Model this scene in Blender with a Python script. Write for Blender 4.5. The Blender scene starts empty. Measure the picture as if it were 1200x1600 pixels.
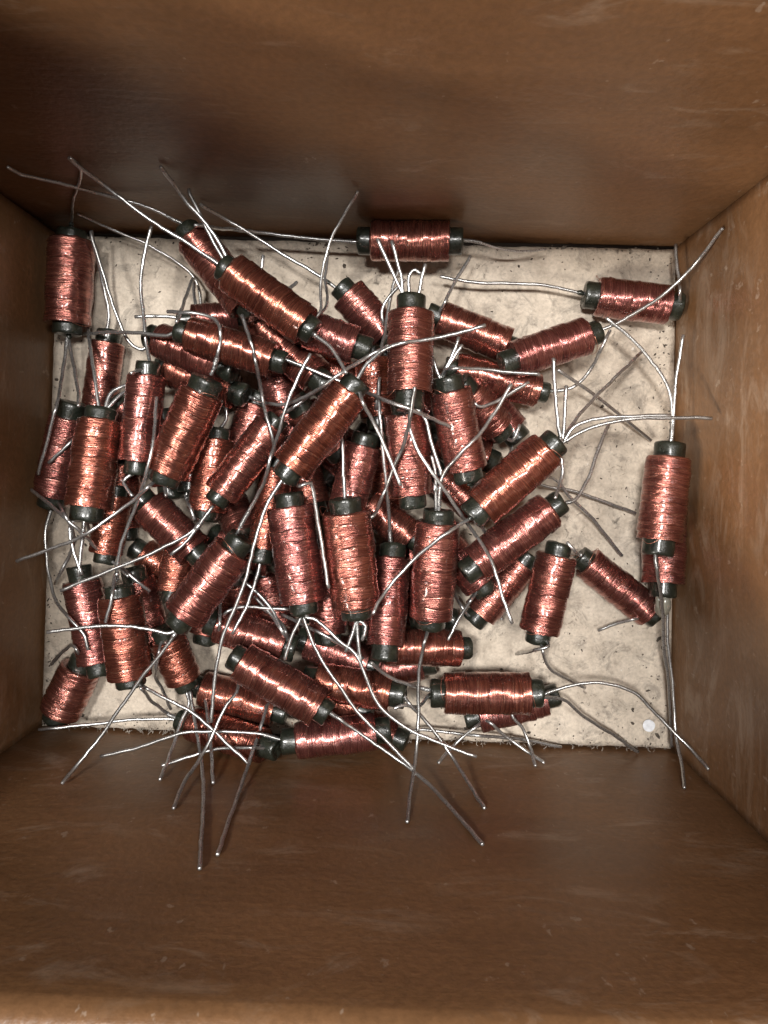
import bpy, bmesh, math, random
from mathutils import Vector, Matrix, noise
S = 0.001          # the tables below are in millimetres
random.seed(7)
scene = bpy.context.scene
col = scene.collection
CAM=(-0.05245,0.01083,7.442,4.778,175.0); QUAD=[[-68.72, 59.39], [71.25, 55.84], [72.39, -60.05], [-74.91, -55.18]]
COILS={
1:(-61.64,54.19,7.52,-62.84,36.89,7.52,4.74),
2:(-55.62,33.38,3.77,-58.53,15.74,3.77,3.67),
3:(-61.47,16.67,10.60,-66.59,-0.10,8.30,4.12),
4:(-53.26,15.05,15.38,-54.86,-2.76,18.66,4.61),
5:(-43.08,24.38,16.24,-45.22,7.03,16.64,3.81),
6:(-30.14,20.76,22.16,-38.09,4.93,19.68,4.43),
7:(-32.56,31.76,22.88,-15.90,26.69,23.34,3.52),
8:(-41.06,32.05,14.29,-26.81,26.05,17.59,3.72),
9:(-40.35,26.79,9.80,-25.71,21.46,12.55,3.80),
10:(-22.60,41.84,29.04,-9.17,32.28,29.24,3.88),
11:(-31.87,50.84,20.77,-21.35,37.54,22.01,3.81),
12:(-34.13,38.53,4.44,-31.82,24.09,4.77,2.93),
13:(-35.12,36.96,10.40,-25.52,37.95,9.33,3.12),
14:(-20.09,35.34,15.07,-7.90,23.76,18.62,3.85),
15:(-17.96,26.31,10.88,-13.39,12.50,11.11,3.80),
17:(-17.24,13.73,18.53,-26.95,0.50,20.07,3.74),
18:(-29.37,11.50,14.20,-31.60,-2.98,14.01,3.80),
19:(-35.21,18.14,7.96,-36.73,2.89,8.24,3.44),
20:(-22.20,18.99,6.82,-26.66,5.05,8.25,3.92),
21:(-0.83,19.82,28.32,-11.62,5.75,28.32,4.03),
22:(-12.85,-2.19,23.12,-10.42,-20.72,23.12,4.56),
23:(-1.70,-2.74,24.84,0.21,-21.91,23.60,4.72),
24:(1.48,10.12,16.93,-2.26,-3.72,16.53,3.80),
25:(10.01,16.35,20.13,11.37,0.51,18.15,4.21),
26:(10.98,35.39,26.12,10.73,19.41,27.70,4.26),
27:(18.74,21.03,22.18,22.47,5.27,19.80,4.16),
28:(37.77,9.04,23.23,25.01,-2.29,23.39,4.17),
29:(39.42,-3.03,18.30,24.34,-14.14,19.80,4.02),
30:(35.84,-15.30,7.06,26.83,-26.39,6.87,3.89),
31:(17.99,-9.80,13.06,25.99,-19.04,12.14,3.80),
32:(42.27,-12.95,12.72,38.79,-28.96,12.72,4.18),
33:(50.97,-15.43,3.85,64.69,-26.50,3.85,3.75),
34:(65.33,7.73,13.09,63.14,-9.62,14.57,4.57),
35:(67.40,-4.01,5.57,66.34,-19.49,8.23,4.47),
36:(2.94,53.55,9.46,19.39,53.16,10.61,4.04),
37:(-1.92,41.85,12.46,5.83,33.68,11.44,3.97),
38:(-9.62,32.90,21.83,0.21,29.71,21.34,3.73),
39:(17.62,37.81,7.52,32.12,31.92,7.52,3.74),
40:(47.86,32.98,13.31,32.28,27.66,15.64,3.79),
41:(21.09,26.37,10.53,38.14,22.15,9.40,3.54),
42:(22.87,21.34,15.47,29.43,14.36,11.21,3.93),
43:(26.02,22.54,4.10,33.85,13.81,4.10,4.00),
44:(16.79,12.50,7.29,27.72,7.67,5.64,3.94),
45:(52.21,43.08,4.27,67.29,40.93,5.14,4.17),
46:(-43.68,-2.30,14.59,-33.81,-11.92,15.27,3.98),
47:(-51.89,-0.45,11.08,-53.95,-12.37,11.71,3.52),
48:(-38.47,-8.21,7.88,-39.87,-21.11,11.02,3.41),
49:(-48.92,-21.13,17.92,-47.08,-37.47,17.92,4.45),
50:(-59.80,-18.44,10.64,-56.68,-36.63,10.64,4.00),
51:(-62.83,-39.62,4.63,-67.68,-49.45,4.63,4.53),
52:(-24.00,-10.48,23.12,-34.28,-23.99,23.12,4.30),
53:(-16.66,5.05,14.34,-19.26,-11.20,17.24,3.28),
54:(-5.02,-10.44,14.76,-6.19,-28.79,14.40,3.90),
55:(7.43,-13.32,15.41,6.00,-30.69,20.34,3.78),
56:(16.60,-5.30,21.12,15.34,-24.67,19.38,4.38),
57:(2.11,-2.48,10.70,11.30,-9.05,11.00,3.69),
59:(-23.26,-33.88,20.45,-7.50,-43.00,21.62,4.10),
60:(-8.31,-39.38,14.39,7.30,-41.31,17.07,3.87),
61:(-12.99,-51.90,15.95,4.14,-50.11,15.00,3.83),
62:(-37.07,-50.89,8.08,-19.69,-53.52,14.57,3.68),
63:(-34.81,-43.84,5.53,-18.80,-48.11,7.05,3.95),
64:(-40.67,-30.78,13.30,-37.79,-39.90,11.26,3.81),
65:(-29.32,-27.50,14.04,-15.83,-32.08,13.64,3.92),
66:(18.43,-42.56,12.72,36.75,-42.50,12.72,4.32),
67:(26.54,-50.18,4.10,42.06,-46.03,4.10,4.00),
68:(-2.37,-50.31,3.61,8.07,-54.45,5.58,3.51),
70:(3.27,28.03,15.10,4.58,16.22,14.81,3.74),
73:(6.14,-32.36,13.59,21.59,-33.24,10.82,3.81),
74:(-11.22,17.54,16.86,-4.95,9.80,13.27,3.74),
75:(-11.10,-32.49,8.27,2.30,-36.98,10.04,3.88),
76:(-48.23,-18.59,9.82,-44.94,-33.82,7.68,3.89),
80:(-14.22,11.16,4.17,-9.74,-2.93,6.90,3.96),
81:(5.06,11.05,9.46,6.83,-2.96,4.04,3.94),
82:(11.51,-11.93,4.57,13.48,-25.98,10.11,3.76),
83:(-20.83,-18.36,4.10,-17.33,-32.12,4.10,4.00),
85:(-11.20,-9.40,10.27,-9.61,-25.15,7.64,3.88),
86:(-31.98,-16.86,4.92,-34.32,-31.30,4.86,3.82),
87:(0.50,-13.69,7.86,1.66,-28.21,9.43,3.89),
88:(18.05,3.98,4.11,26.88,-3.55,4.34,3.99),
89:(-50.31,18.23,8.40,-42.07,11.26,9.81,3.73),
91:(-30.01,-10.11,5.72,-18.18,-14.70,9.01,3.76),
92:(-48.55,-13.54,3.78,-39.26,-19.31,3.78,3.68),
93:(4.84,-23.69,3.78,19.22,-28.01,3.78,3.68),
94:(-18.49,24.37,3.78,-5.69,29.97,3.78,3.68),
95:(7.01,29.99,4.27,16.94,18.81,3.78,3.68),
96:(-30.42,1.16,4.00,-23.79,-8.88,12.25,3.90),
97:(-26.50,-18.51,9.73,-25.30,-32.43,5.04,3.92),
98:(-5.20,4.24,4.10,0.80,12.04,4.10,4.00),
99:(-53.07,5.76,3.93,-51.80,-7.76,4.98,3.83),
101:(-12.78,-44.04,6.04,0.21,-47.46,8.85,3.76),
102:(14.27,-38.29,3.94,-0.16,-40.82,3.94,3.84),
103:(-43.78,15.77,3.94,-42.27,1.54,3.94,3.84),
104:(-10.54,28.73,10.66,0.24,23.55,8.66,3.71),
}
WIRES=[
(1,0,0.80,[[-61.61,56.95,7.52],[-61.55,58.39,7.52],[-57.77,58.57,16.12],[-55.29,58.47,21.55],[-52.61,58.42,26.5],[-51.39,58.44,28.6],[-49.3,58.38,32.8],[-48.42,58.36,34.9],[-47.73,58.26,37.0],[-47.55,58.3,38.5],[-47.55,58.25,41.47]]),
(1,1,1.00,[[-62.97,35.07,7.52],[-63.05,33.87,7.52],[-63.12,29.35,8.75],[-63.09,27.09,9.57],[-63.0,24.82,10.68],[-62.8,22.49,12.24],[-62.62,21.28,13.27],[-62.37,20.04,14.5],[-62.43,17.68,15.7],[-62.73,16.55,15.7],[-64.63,11.01,14.91],[-66.27,6.51,14.2],[-67.21,4.24,13.6]]),
(1,0,1.00,[[-62.74,35.07,7.52],[-62.77,33.87,7.52],[-61.27,29.08,9.27],[-60.44,26.87,10.46],[-59.37,24.21,12.09],[-58.76,22.91,13.13],[-58.11,21.71,14.39],[-56.77,19.3,17.52],[-56.05,18.1,19.3]]),
(2,1,1.00,[[-56.03,33.88,3.77],[-56.01,34.74,3.77],[-55.18,38.22,4.09],[-55.06,40.32,4.34],[-55.23,42.22,4.64],[-55.76,45.25,5.26],[-55.97,47.1,5.88],[-56.09,49.12,6.74],[-56.12,51.28,7.98],[-56.06,52.33,8.8],[-56.09,53.44,9.4],[-56.35,55.72,9.97]]),
(8,0,1.00,[[-42.26,31.34,13.92],[-43.24,31.45,13.67],[-43.95,30.6,13.71],[-44.78,30.11,13.76],[-45.58,30.38,13.81],[-46.47,30.96,13.86],[-47.25,31.68,13.91],[-47.89,32.56,13.95],[-48.89,34.69,14.05],[-51.53,42.74,14.45],[-53.87,51.1,14.86],[-54.54,54.04,15.0]]),
(4,0,1.00,[[-53.58,16.57,15.06],[-53.6,17.69,14.84],[-54.38,22.17,14.19],[-54.85,24.44,13.69],[-55.41,26.67,12.95],[-56.14,29.06,11.84],[-56.57,30.26,11.08],[-57.06,31.42,10.15],[-58.27,33.85,7.6],[-59.19,35.33,5.44],[-61.27,38.5,0.55]]),
(4,1,1.00,[[-52.51,16.89,15.06],[-51.86,20.11,14.36],[-51.51,21.02,14.09],[-50.97,21.76,13.78],[-50.15,22.27,13.42],[-49.13,22.74,13.0],[-48.3,23.1,12.49],[-46.67,23.24,12.48]]),
(4,0,1.00,[[-52.08,16.89,15.06],[-51.72,18.08,14.84],[-49.83,20.51,13.88],[-49.33,21.13,13.49],[-48.64,21.62,13.04],[-47.9,22.03,12.51]]),
(7,0,1.00,[[-33.92,32.12,22.83],[-34.98,32.42,22.8],[-35.89,31.94,22.64],[-36.85,31.61,22.47],[-38.58,31.74,22.07],[-42.99,32.4,20.71],[-45.71,32.79,19.49],[-48.42,33.11,17.66],[-49.96,33.29,16.42],[-51.59,33.53,14.89],[-55.3,34.21,10.72],[-57.52,34.69,7.9],[-60.65,35.55,2.88],[-62.83,35.96,0.4]]),
(5,0,1.00,[[-42.46,25.25,16.19],[-42.21,26.21,16.17],[-42.28,29.23,18.1],[-42.37,31.18,18.7],[-42.56,33.31,18.7],[-43.07,36.79,17.89],[-43.48,40.17,17.49],[-43.66,43.33,17.33],[-43.33,46.42,17.31],[-42.42,50.36,17.38],[-41.21,54.37,17.51]]),
(5,0,1.00,[[-42.67,25.36,16.19],[-42.48,26.34,16.17],[-43.61,25.4,18.45],[-43.96,24.97,19.71],[-44.24,24.26,22.34]]),
(11,1,0.85,[[-32.73,52.41,20.64],[-33.4,53.39,20.55],[-35.78,54.51,20.82],[-38.78,56.07,21.14],[-41.18,56.88,21.58],[-43.65,57.48,22.25],[-46.3,57.92,23.34],[-47.87,58.09,24.29],[-51.53,58.31,27.08],[-52.87,58.31,28.29],[-57.18,58.46,31.53],[-58.6,58.45,32.91],[-59.12,58.4,33.62],[-59.46,58.32,34.36],[-60.32,58.52,35.9],[-60.71,58.66,36.7]]),
(12,1,0.80,[[-34.46,40.29,4.4],[-34.67,41.47,4.37],[-34.74,43.4,4.47],[-35.14,45.37,4.58],[-35.51,46.41,4.64],[-36.06,47.35,4.7],[-37.64,48.95,4.82],[-40.44,51.05,5.04],[-43.43,52.92,5.33],[-46.49,54.47,5.72],[-49.83,55.79,6.31],[-52.05,56.58,6.89],[-53.9,57.22,7.71],[-55.56,57.79,8.87],[-57.04,58.24,10.4],[-58.41,58.62,12.1]]),
(12,0,1.00,[[-35.37,40.07,4.4],[-35.8,41.19,4.37],[-35.87,43.09,5.58],[-35.84,43.95,6.24],[-35.41,45.79,7.81],[-35.3,45.93,8.77],[-35.29,45.13,9.9],[-35.36,42.21,12.85],[-35.26,40.67,14.79],[-34.99,39.24,17.12],[-34.13,36.05,23.05],[-33.04,32.84,29.66]]),
(13,0,1.00,[[-35.67,36.95,10.59],[-36.55,36.87,10.73],[-38.14,37.41,10.82],[-42.43,37.65,11.0],[-46.99,37.49,11.2]]),
(6,1,1.00,[[-28.44,23.87,22.41],[-27.68,25.31,22.57],[-26.9,25.85,25.0],[-26.4,26.54,26.2],[-26.05,27.31,26.8],[-25.82,28.24,26.71],[-25.54,29.17,26.78],[-25.36,30.07,27.0],[-25.31,30.97,27.4],[-25.53,32.0,27.1],[-25.93,32.94,26.53],[-26.62,33.89,26.11],[-27.55,34.54,25.81],[-28.34,34.8,25.62],[-30.25,35.11,25.53],[-32.05,35.29,25.6],[-33.06,35.43,25.3],[-36.54,36.05,23.3]]),
(10,1,1.00,[[-23.84,42.73,29.02],[-26.38,44.47,29.12],[-32.03,48.15,29.52],[-36.99,51.06,30.01],[-40.04,53.16,30.56],[-42.14,54.72,31.22],[-43.39,55.63,31.89],[-44.68,56.52,32.83],[-45.28,56.93,33.45],[-45.82,57.27,34.19],[-46.26,57.54,35.04],[-46.61,57.73,35.96],[-47.88,58.36,41.2]]),
(10,0,1.00,[[-22.68,43.39,29.02],[-23.31,44.22,29.01],[-25.21,47.98,29.45],[-27.21,50.85,29.98],[-29.02,52.91,30.61],[-30.32,54.24,31.23],[-31.35,55.46,32.12],[-31.79,56.08,32.69],[-32.17,56.63,33.38],[-32.46,57.07,34.22],[-32.8,57.57,36.13],[-33.09,57.96,38.2]]),
(10,0,0.90,[[-23.26,43.4,29.02],[-24.03,44.22,29.01],[-26.77,49.16,29.3],[-29.74,55.6,29.67],[-30.4,57.15,29.76]]),
(36,1,1.00,[[0.48,53.49,9.34],[-0.88,53.49,9.25],[-7.94,53.86,9.78],[-13.61,54.37,10.43],[-16.97,54.57,11.1],[-19.11,54.6,11.78],[-21.19,54.54,12.74],[-22.19,54.46,13.37],[-23.16,54.34,14.13],[-24.08,54.18,15.05],[-24.98,53.97,16.15],[-25.81,53.68,17.49],[-26.57,53.3,19.12],[-27.23,52.82,21.1],[-27.77,52.2,23.5],[-28.63,52.04,24.4],[-30.48,51.92,25.57]]),
(36,1,0.75,[[20.5,53.33,10.73],[21.52,53.36,10.81],[25.56,53.34,9.48],[30.22,52.38,8.11],[33.85,52.09,7.06],[36.15,52.16,6.37],[38.44,52.5,5.69],[40.78,53.1,5.0]]),
(37,0,1.00,[[-3.22,42.25,12.63],[-7.64,45.41,12.96],[-11.49,47.62,13.2],[-15.53,49.81,13.5],[-20.32,52.92,14.05],[-23.01,54.38,14.58],[-25.7,55.74,15.42],[-27.22,56.47,16.27],[-28.69,57.1,17.5],[-30.72,57.83,19.9]]),
(10,0,1.00,[[-8.02,31.09,29.26],[-7.13,30.36,29.27],[-4.94,28.78,29.85],[-4.3,28.2,30.07],[-3.01,26.49,30.6],[-1.97,24.72,31.29],[-1.07,22.94,32.2]]),
(38,0,0.80,[[-9.86,33.52,21.91],[-10.63,33.91,21.97],[-8.35,34.28,24.17],[-7.3,34.5,25.38],[-6.64,35.21,25.3],[-6.43,36.11,24.79],[-6.4,37.16,24.38],[-6.53,39.42,23.81],[-6.45,41.42,23.49],[-6.09,44.19,23.3],[-5.46,47.02,23.39],[-4.86,48.95,23.59],[-4.05,50.71,23.92],[-3.01,52.3,24.41],[-1.91,53.77,25.13],[-0.78,55.22,26.18],[-0.21,55.89,26.88],[0.95,57.09,28.6]]),
(14,0,0.80,[[-19.87,36.27,14.69],[-20.35,37.0,14.45],[-16.01,36.03,19.32],[-14.53,35.65,21.04],[-13.05,35.21,23.03],[-11.57,34.73,25.35],[-8.4,34.83,25.38],[-7.51,34.96,25.38],[-6.76,35.17,25.3],[-6.31,35.83,23.46],[-5.76,36.82,21.96],[-5.54,38.0,20.73],[-5.56,39.32,19.74],[-5.74,40.7,18.92],[-6.15,43.38,17.71],[-6.19,44.52,17.26],[-5.95,47.66,16.3],[-5.66,50.74,15.61]]),
(14,0,1.00,[[-20.22,36.62,14.69],[-20.78,37.44,14.45],[-19.75,44.79,15.44],[-18.97,48.87,16.0]]),
(13,0,1.00,[[-24.19,37.83,9.14],[-23.12,37.88,9.0],[-20.58,36.82,16.85],[-18.06,35.64,25.0],[-17.16,36.31,24.1],[-15.93,38.17,20.12],[-15.41,39.18,18.57],[-14.46,41.31,16.22],[-14.01,42.19,15.28],[-12.36,44.02,13.63]]),
(26,0,1.00,[[9.82,36.01,25.94],[9.54,36.92,25.82],[9.01,42.26,26.08],[7.29,48.54,26.42]]),
(26,0,1.00,[[10.38,36.08,25.94],[10.24,37.0,25.82],[7.65,42.41,26.11],[5.82,46.62,26.35],[4.62,49.01,26.49]]),
(26,0,1.00,[[11.95,36.08,25.94],[12.21,37.0,25.82],[13.11,41.87,26.06],[13.76,44.26,26.2]]),
(26,0,1.00,[[10.87,36.28,25.94],[10.86,37.24,25.82],[10.48,40.48,25.97],[10.55,42.01,26.05],[10.72,42.62,26.08],[11.21,43.12,26.12],[11.81,43.32,26.16],[12.31,42.99,26.19],[12.79,42.46,26.23]]),
(37,0,1.00,[[6.03,33.56,11.28],[6.6,32.98,11.17],[5.88,34.55,14.71],[5.54,35.27,16.6],[5.28,36.29,16.6],[5.2,37.21,16.6],[5.41,38.12,16.61],[5.86,38.96,16.64],[7.03,40.48,16.92],[8.45,41.97,17.38],[10.0,43.42,17.92]]),
(27,0,1.00,[[17.38,22.24,22.44],[16.36,24.13,22.69],[15.47,26.98,22.81]]),
(27,0,1.00,[[17.78,22.24,22.44],[17.38,23.26,22.62],[19.11,26.73,22.8],[21.08,29.55,22.97]]),
(27,0,1.00,[[17.58,22.24,22.44],[17.12,23.26,22.62],[18.95,27.19,22.84],[20.44,31.03,23.03]]),
(27,0,1.00,[[17.78,22.44,22.44],[17.37,23.51,22.62],[17.6,24.23,23.37],[18.02,24.68,24.14],[19.51,24.57,25.9],[21.8,24.66,25.03],[24.97,24.61,24.19],[28.07,24.43,23.79],[35.05,23.84,23.56],[36.16,23.74,23.55]]),
(39,0,1.00,[[16.96,37.59,7.52],[16.1,37.81,7.52],[16.67,37.97,8.21],[17.12,38.21,8.92],[17.89,39.5,10.53],[18.36,40.36,11.5],[19.57,42.89,10.29],[21.24,45.99,9.17],[23.52,49.83,8.32],[24.09,50.78,8.15]]),
(21,0,1.00,[[-0.02,21.08,28.32],[0.63,21.99,28.32],[2.24,24.5,28.89],[3.53,25.92,29.34],[5.06,27.1,29.92],[5.87,27.56,30.28],[7.61,28.2,31.15],[8.52,28.41,31.6],[9.43,28.58,31.9],[10.3,28.83,31.4],[12.35,29.21,30.69],[15.43,29.7,30.09],[19.28,30.58,29.76],[24.76,32.12,29.68]]),
(9,0,1.00,[[-22.58,20.47,12.87],[-21.11,19.96,13.08],[-18.19,18.72,17.72],[-16.71,18.25,20.2],[-15.75,18.13,20.8],[-13.78,18.16,21.8],[-11.87,18.55,22.95],[-9.79,19.25,24.38],[-8.74,19.65,25.27],[-7.69,20.0,26.63],[-6.66,20.32,28.52],[-5.64,20.6,31.0],[-4.01,21.62,31.9],[-3.2,22.12,32.2],[-2.45,22.62,32.2],[-1.62,23.2,31.9],[-0.76,23.86,31.3],[0.11,24.58,30.3],[0.99,25.25,29.58],[1.83,25.86,29.07],[2.6,26.37,28.74],[3.4,26.85,28.59],[4.22,27.28,28.62],[5.05,27.66,28.84],[5.88,28.01,29.26],[6.71,28.3,30.1]]),
(17,0,1.00,[[-15.34,15.55,18.37],[-14.42,16.6,18.26],[-13.39,16.85,21.1],[-12.02,17.73,21.7],[-11.26,18.28,21.7],[-9.79,19.43,21.1],[-8.42,20.87,18.17]]),
(7,1,1.00,[[-14.46,26.86,23.38],[-13.38,26.69,23.41],[-7.48,24.27,23.74],[0.26,21.11,24.15],[3.06,19.95,24.32],[5.12,18.79,28.05],[6.11,18.21,30.1],[7.08,17.73,31.3],[8.02,17.32,31.9],[8.97,16.95,32.2],[9.92,16.61,32.2],[11.83,15.93,31.6],[12.68,15.62,31.0],[14.59,14.97,28.97],[16.63,14.2,27.42],[18.66,13.4,26.2]]),
(53,0,1.00,[[-16.91,6.29,14.02],[-16.86,7.32,13.81],[-16.02,9.4,22.0],[-16.14,10.47,22.6],[-16.42,12.09,23.2],[-17.16,15.21,23.2],[-18.08,18.57,22.19],[-18.29,19.58,22.21],[-18.45,20.61,22.54],[-18.53,21.6,23.2],[-18.53,22.54,24.21],[-18.44,24.3,26.8],[-18.52,25.23,27.4],[-18.66,26.19,27.7],[-18.98,27.24,27.2],[-19.22,28.17,27.2],[-19.39,29.02,27.7],[-20.79,32.91,26.48],[-21.43,34.81,26.2]]),
(52,1,1.00,[[-23.31,-7.38,23.12],[-22.68,-6.01,23.12],[-19.5,-0.93,25.03],[-18.9,0.04,25.5],[-17.86,1.72,26.72],[-17.36,2.57,27.51],[-16.88,3.44,28.47],[-15.9,5.33,31.0],[-15.56,6.41,31.3],[-15.28,7.47,31.3],[-15.12,8.44,30.7],[-15.0,9.97,28.52],[-14.7,11.41,27.09],[-14.55,12.13,26.58],[-14.36,13.0,26.17],[-13.84,15.04,25.58],[-12.84,18.31,25.1],[-11.68,21.12,24.89],[-8.46,27.58,24.86]]),
(21,1,1.00,[[-13.33,3.49,28.32],[-14.22,2.33,28.32],[-16.12,-0.87,28.51],[-17.29,-3.58,28.66],[-18.73,-8.38,28.9],[-20.52,-15.33,29.25],[-22.28,-20.3,29.51],[-24.4,-25.16,29.77],[-25.32,-28.21,29.92],[-26.18,-32.44,30.13],[-26.77,-37.6,30.39],[-27.2,-43.06,30.66]]),
(53,1,1.00,[[-19.75,-13.43,17.55],[-20.18,-15.58,17.82],[-21.56,-20.25,18.11],[-22.86,-23.66,18.41],[-25.43,-28.46,19.0]]),
(17,1,1.00,[[-28.82,-2.22,20.23],[-30.99,-5.07,20.44],[-32.3,-6.59,20.54],[-33.84,-7.79,20.64],[-37.82,-10.06,20.84],[-41.84,-12.01,21.04],[-49.77,-15.25,21.44],[-57.43,-18.36,21.83],[-59.38,-19.19,21.93]]),
(17,0,1.00,[[-28.85,-2.2,20.23],[-33.78,-8.76,20.64],[-35.04,-10.14,20.73],[-37.32,-12.02,20.88]]),
(49,0,1.00,[[-49.3,-17.54,17.92],[-49.48,-15.9,17.92],[-48.4,-10.67,18.45],[-47.73,-8.72,18.74],[-46.32,-5.71,19.32],[-44.73,-2.64,20.24],[-43.21,0.35,21.55],[-42.09,2.38,22.89],[-41.47,3.37,23.8],[-40.98,4.34,24.4],[-40.34,6.31,24.7],[-40.08,7.35,24.7],[-39.72,9.44,24.4],[-39.54,11.57,23.8],[-39.67,12.65,22.93],[-39.87,14.94,21.56],[-40.04,18.54,20.04],[-40.07,19.73,19.6]]),
(49,0,1.00,[[-49.53,-17.89,17.92],[-49.77,-16.34,17.92],[-48.92,-18.19,21.33],[-48.44,-19.05,23.2],[-48.53,-20.1,23.5],[-49.55,-24.21,23.5],[-49.85,-25.24,23.47]]),
(47,0,1.00,[[-54.09,-12.85,11.8],[-54.25,-13.71,11.86],[-54.52,-11.68,14.53],[-54.73,-9.76,17.43],[-54.83,-8.11,20.6],[-54.8,-7.2,22.6],[-56.08,-5.59,23.5],[-56.91,-4.83,23.5],[-57.85,-4.12,23.2],[-59.51,-3.58,21.12],[-61.06,-2.99,19.38],[-62.53,-2.37,17.93],[-65.28,-1.07,15.6],[-69.21,0.98,12.7]]),
(47,0,1.00,[[-53.76,-12.85,11.8],[-53.84,-13.71,11.86],[-51.57,-14.69,12.84],[-49.52,-15.91,13.93],[-48.33,-16.67,14.5],[-46.56,-18.15,14.5],[-45.73,-18.93,14.2],[-44.23,-20.55,13.0]]),
(6,0,1.00,[[-39.17,4.51,19.43],[-39.77,3.74,19.27],[-40.65,2.38,21.61],[-41.04,1.71,22.9],[-42.94,0.33,21.99],[-44.77,-1.01,21.48],[-46.57,-2.33,21.28],[-48.32,-3.6,21.33],[-53.47,-7.31,22.3],[-55.63,-8.46,21.68],[-57.94,-9.48,21.29],[-62.49,-11.13,20.93],[-68.72,-13.37,20.83]]),
(3,1,1.00,[[-66.44,-1.0,8.07],[-66.61,-1.93,7.91],[-68.18,-7.01,8.28],[-68.38,-8.22,8.37],[-68.26,-11.48,8.68],[-67.77,-15.15,9.14],[-66.99,-18.48,9.84],[-66.23,-20.67,10.54],[-65.75,-21.64,11.0],[-65.19,-22.48,11.54],[-64.41,-23.36,12.2],[-63.42,-24.16,12.99],[-62.3,-24.86,13.94],[-61.09,-25.47,15.1],[-60.33,-26.18,15.4],[-58.8,-27.67,15.7],[-57.56,-29.24,15.7],[-57.12,-30.32,15.7],[-56.55,-32.64,15.7]]),
(4,1,1.00,[[-55.22,-3.76,18.99],[-55.38,-4.74,19.21],[-56.11,-12.17,19.56],[-56.59,-16.5,19.75]]),
(4,0,1.00,[[-55.43,-3.55,18.99],[-55.64,-4.48,19.21],[-57.61,-5.33,19.3],[-58.24,-6.05,19.35],[-58.35,-6.81,19.39],[-58.16,-8.8,19.49],[-57.44,-11.89,19.63],[-55.89,-16.09,19.83]]),
(4,0,1.00,[[-54.9,-3.55,18.99],[-54.98,-4.48,19.21],[-56.98,-7.65,13.18],[-57.6,-8.71,10.79],[-58.16,-9.82,8.05],[-55.89,-12.66,8.11],[-53.63,-15.07,8.17],[-46.15,-16.35,20.71]]),
(3,0,1.00,[[-65.77,-0.79,8.07],[-65.79,-1.67,7.91],[-60.46,-2.95,17.97],[-57.62,-3.49,23.5],[-57.08,-4.28,23.8],[-56.85,-5.12,23.5],[-56.68,-6.19,22.9],[-57.26,-7.43,20.5],[-57.79,-8.68,18.6],[-58.46,-9.92,17.12],[-59.2,-10.9,15.99],[-59.95,-11.97,15.17],[-60.7,-13.1,14.62],[-61.42,-14.26,14.32],[-62.75,-16.62,14.2],[-66.76,-19.83,7.85]]),
(52,0,1.00,[[-35.28,-25.89,23.12],[-35.99,-26.96,23.12],[-36.74,-27.37,23.16],[-37.51,-27.59,23.21],[-41.17,-26.66,23.39],[-45.57,-26.11,23.59],[-48.84,-25.96,23.74],[-54.76,-26.4,24.03],[-61.2,-27.15,24.34]]),
(3,0,1.00,[[-60.58,17.17,10.84],[-60.13,18.0,11.0],[-59.79,17.09,10.87],[-59.38,16.18,10.87],[-59.09,15.28,11.0],[-58.99,14.42,11.14],[-59.06,13.56,11.29],[-59.38,12.81,11.42],[-59.87,12.22,11.53],[-59.56,11.44,13.9],[-60.98,9.89,14.5],[-64.58,6.65,14.5]]),
(5,0,1.00,[[-45.43,5.72,16.68],[-45.57,4.65,16.71],[-47.55,3.5,17.16],[-48.01,2.8,17.41],[-47.76,2.14,17.68],[-45.64,-0.18,18.7]]),
(19,1,1.00,[[-37.23,0.65,8.27],[-37.43,-0.65,8.29],[-34.03,-2.17,18.1],[-33.66,-3.04,18.4],[-33.07,-5.04,18.37]]),
(18,0,1.00,[[-28.68,12.9,14.22],[-28.39,13.99,14.24],[-27.69,14.82,14.29],[-27.15,15.71,14.33],[-27.11,16.8,14.38],[-27.24,17.96,14.43]]),
(6,0,1.00,[[-38.55,4.2,19.43],[-38.99,3.35,19.27],[-38.22,0.76,21.02],[-37.93,-0.09,21.7]]),
(21,1,1.00,[[-12.45,3.98,28.32],[-13.11,2.95,28.32],[-12.21,2.11,18.64],[-9.7,2.14,31.3],[-8.62,2.59,31.0],[-7.85,2.61,30.6],[-7.66,1.96,30.28],[-7.32,-0.07,29.84],[-6.67,-4.94,29.44],[-5.48,-12.28,29.42],[-4.63,-17.29,29.56]]),
(23,1,1.00,[[-1.83,-0.82,24.96],[-1.96,1.38,25.03],[-2.12,6.24,24.9],[-2.48,10.47,24.51],[-2.58,11.53,24.32]]),
(21,0,1.00,[[0.27,20.4,28.32],[1.0,21.14,28.32],[1.51,18.79,30.83],[1.87,17.66,32.2],[2.65,16.21,31.19],[3.62,14.6,30.41],[4.46,12.97,29.92],[5.67,10.26,29.53],[7.55,5.81,29.33],[9.02,2.23,29.33]]),
(57,0,1.00,[[1.41,-2.7,10.65],[0.62,-2.32,10.62],[1.55,-3.47,12.78],[2.62,-4.31,19.9],[3.62,-3.96,27.4],[4.3,-2.92,24.67],[4.7,-2.05,23.52],[5.12,-1.03,22.69],[5.56,0.1,22.18],[6.0,1.26,22.03],[6.83,3.41,22.7],[8.02,6.02,24.03],[9.22,8.59,25.65],[9.83,10.43,26.98],[10.33,12.47,28.69],[10.53,13.47,29.75],[10.71,14.42,31.0],[11.17,17.29,32.5],[11.53,20.22,33.34]]),
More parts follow.
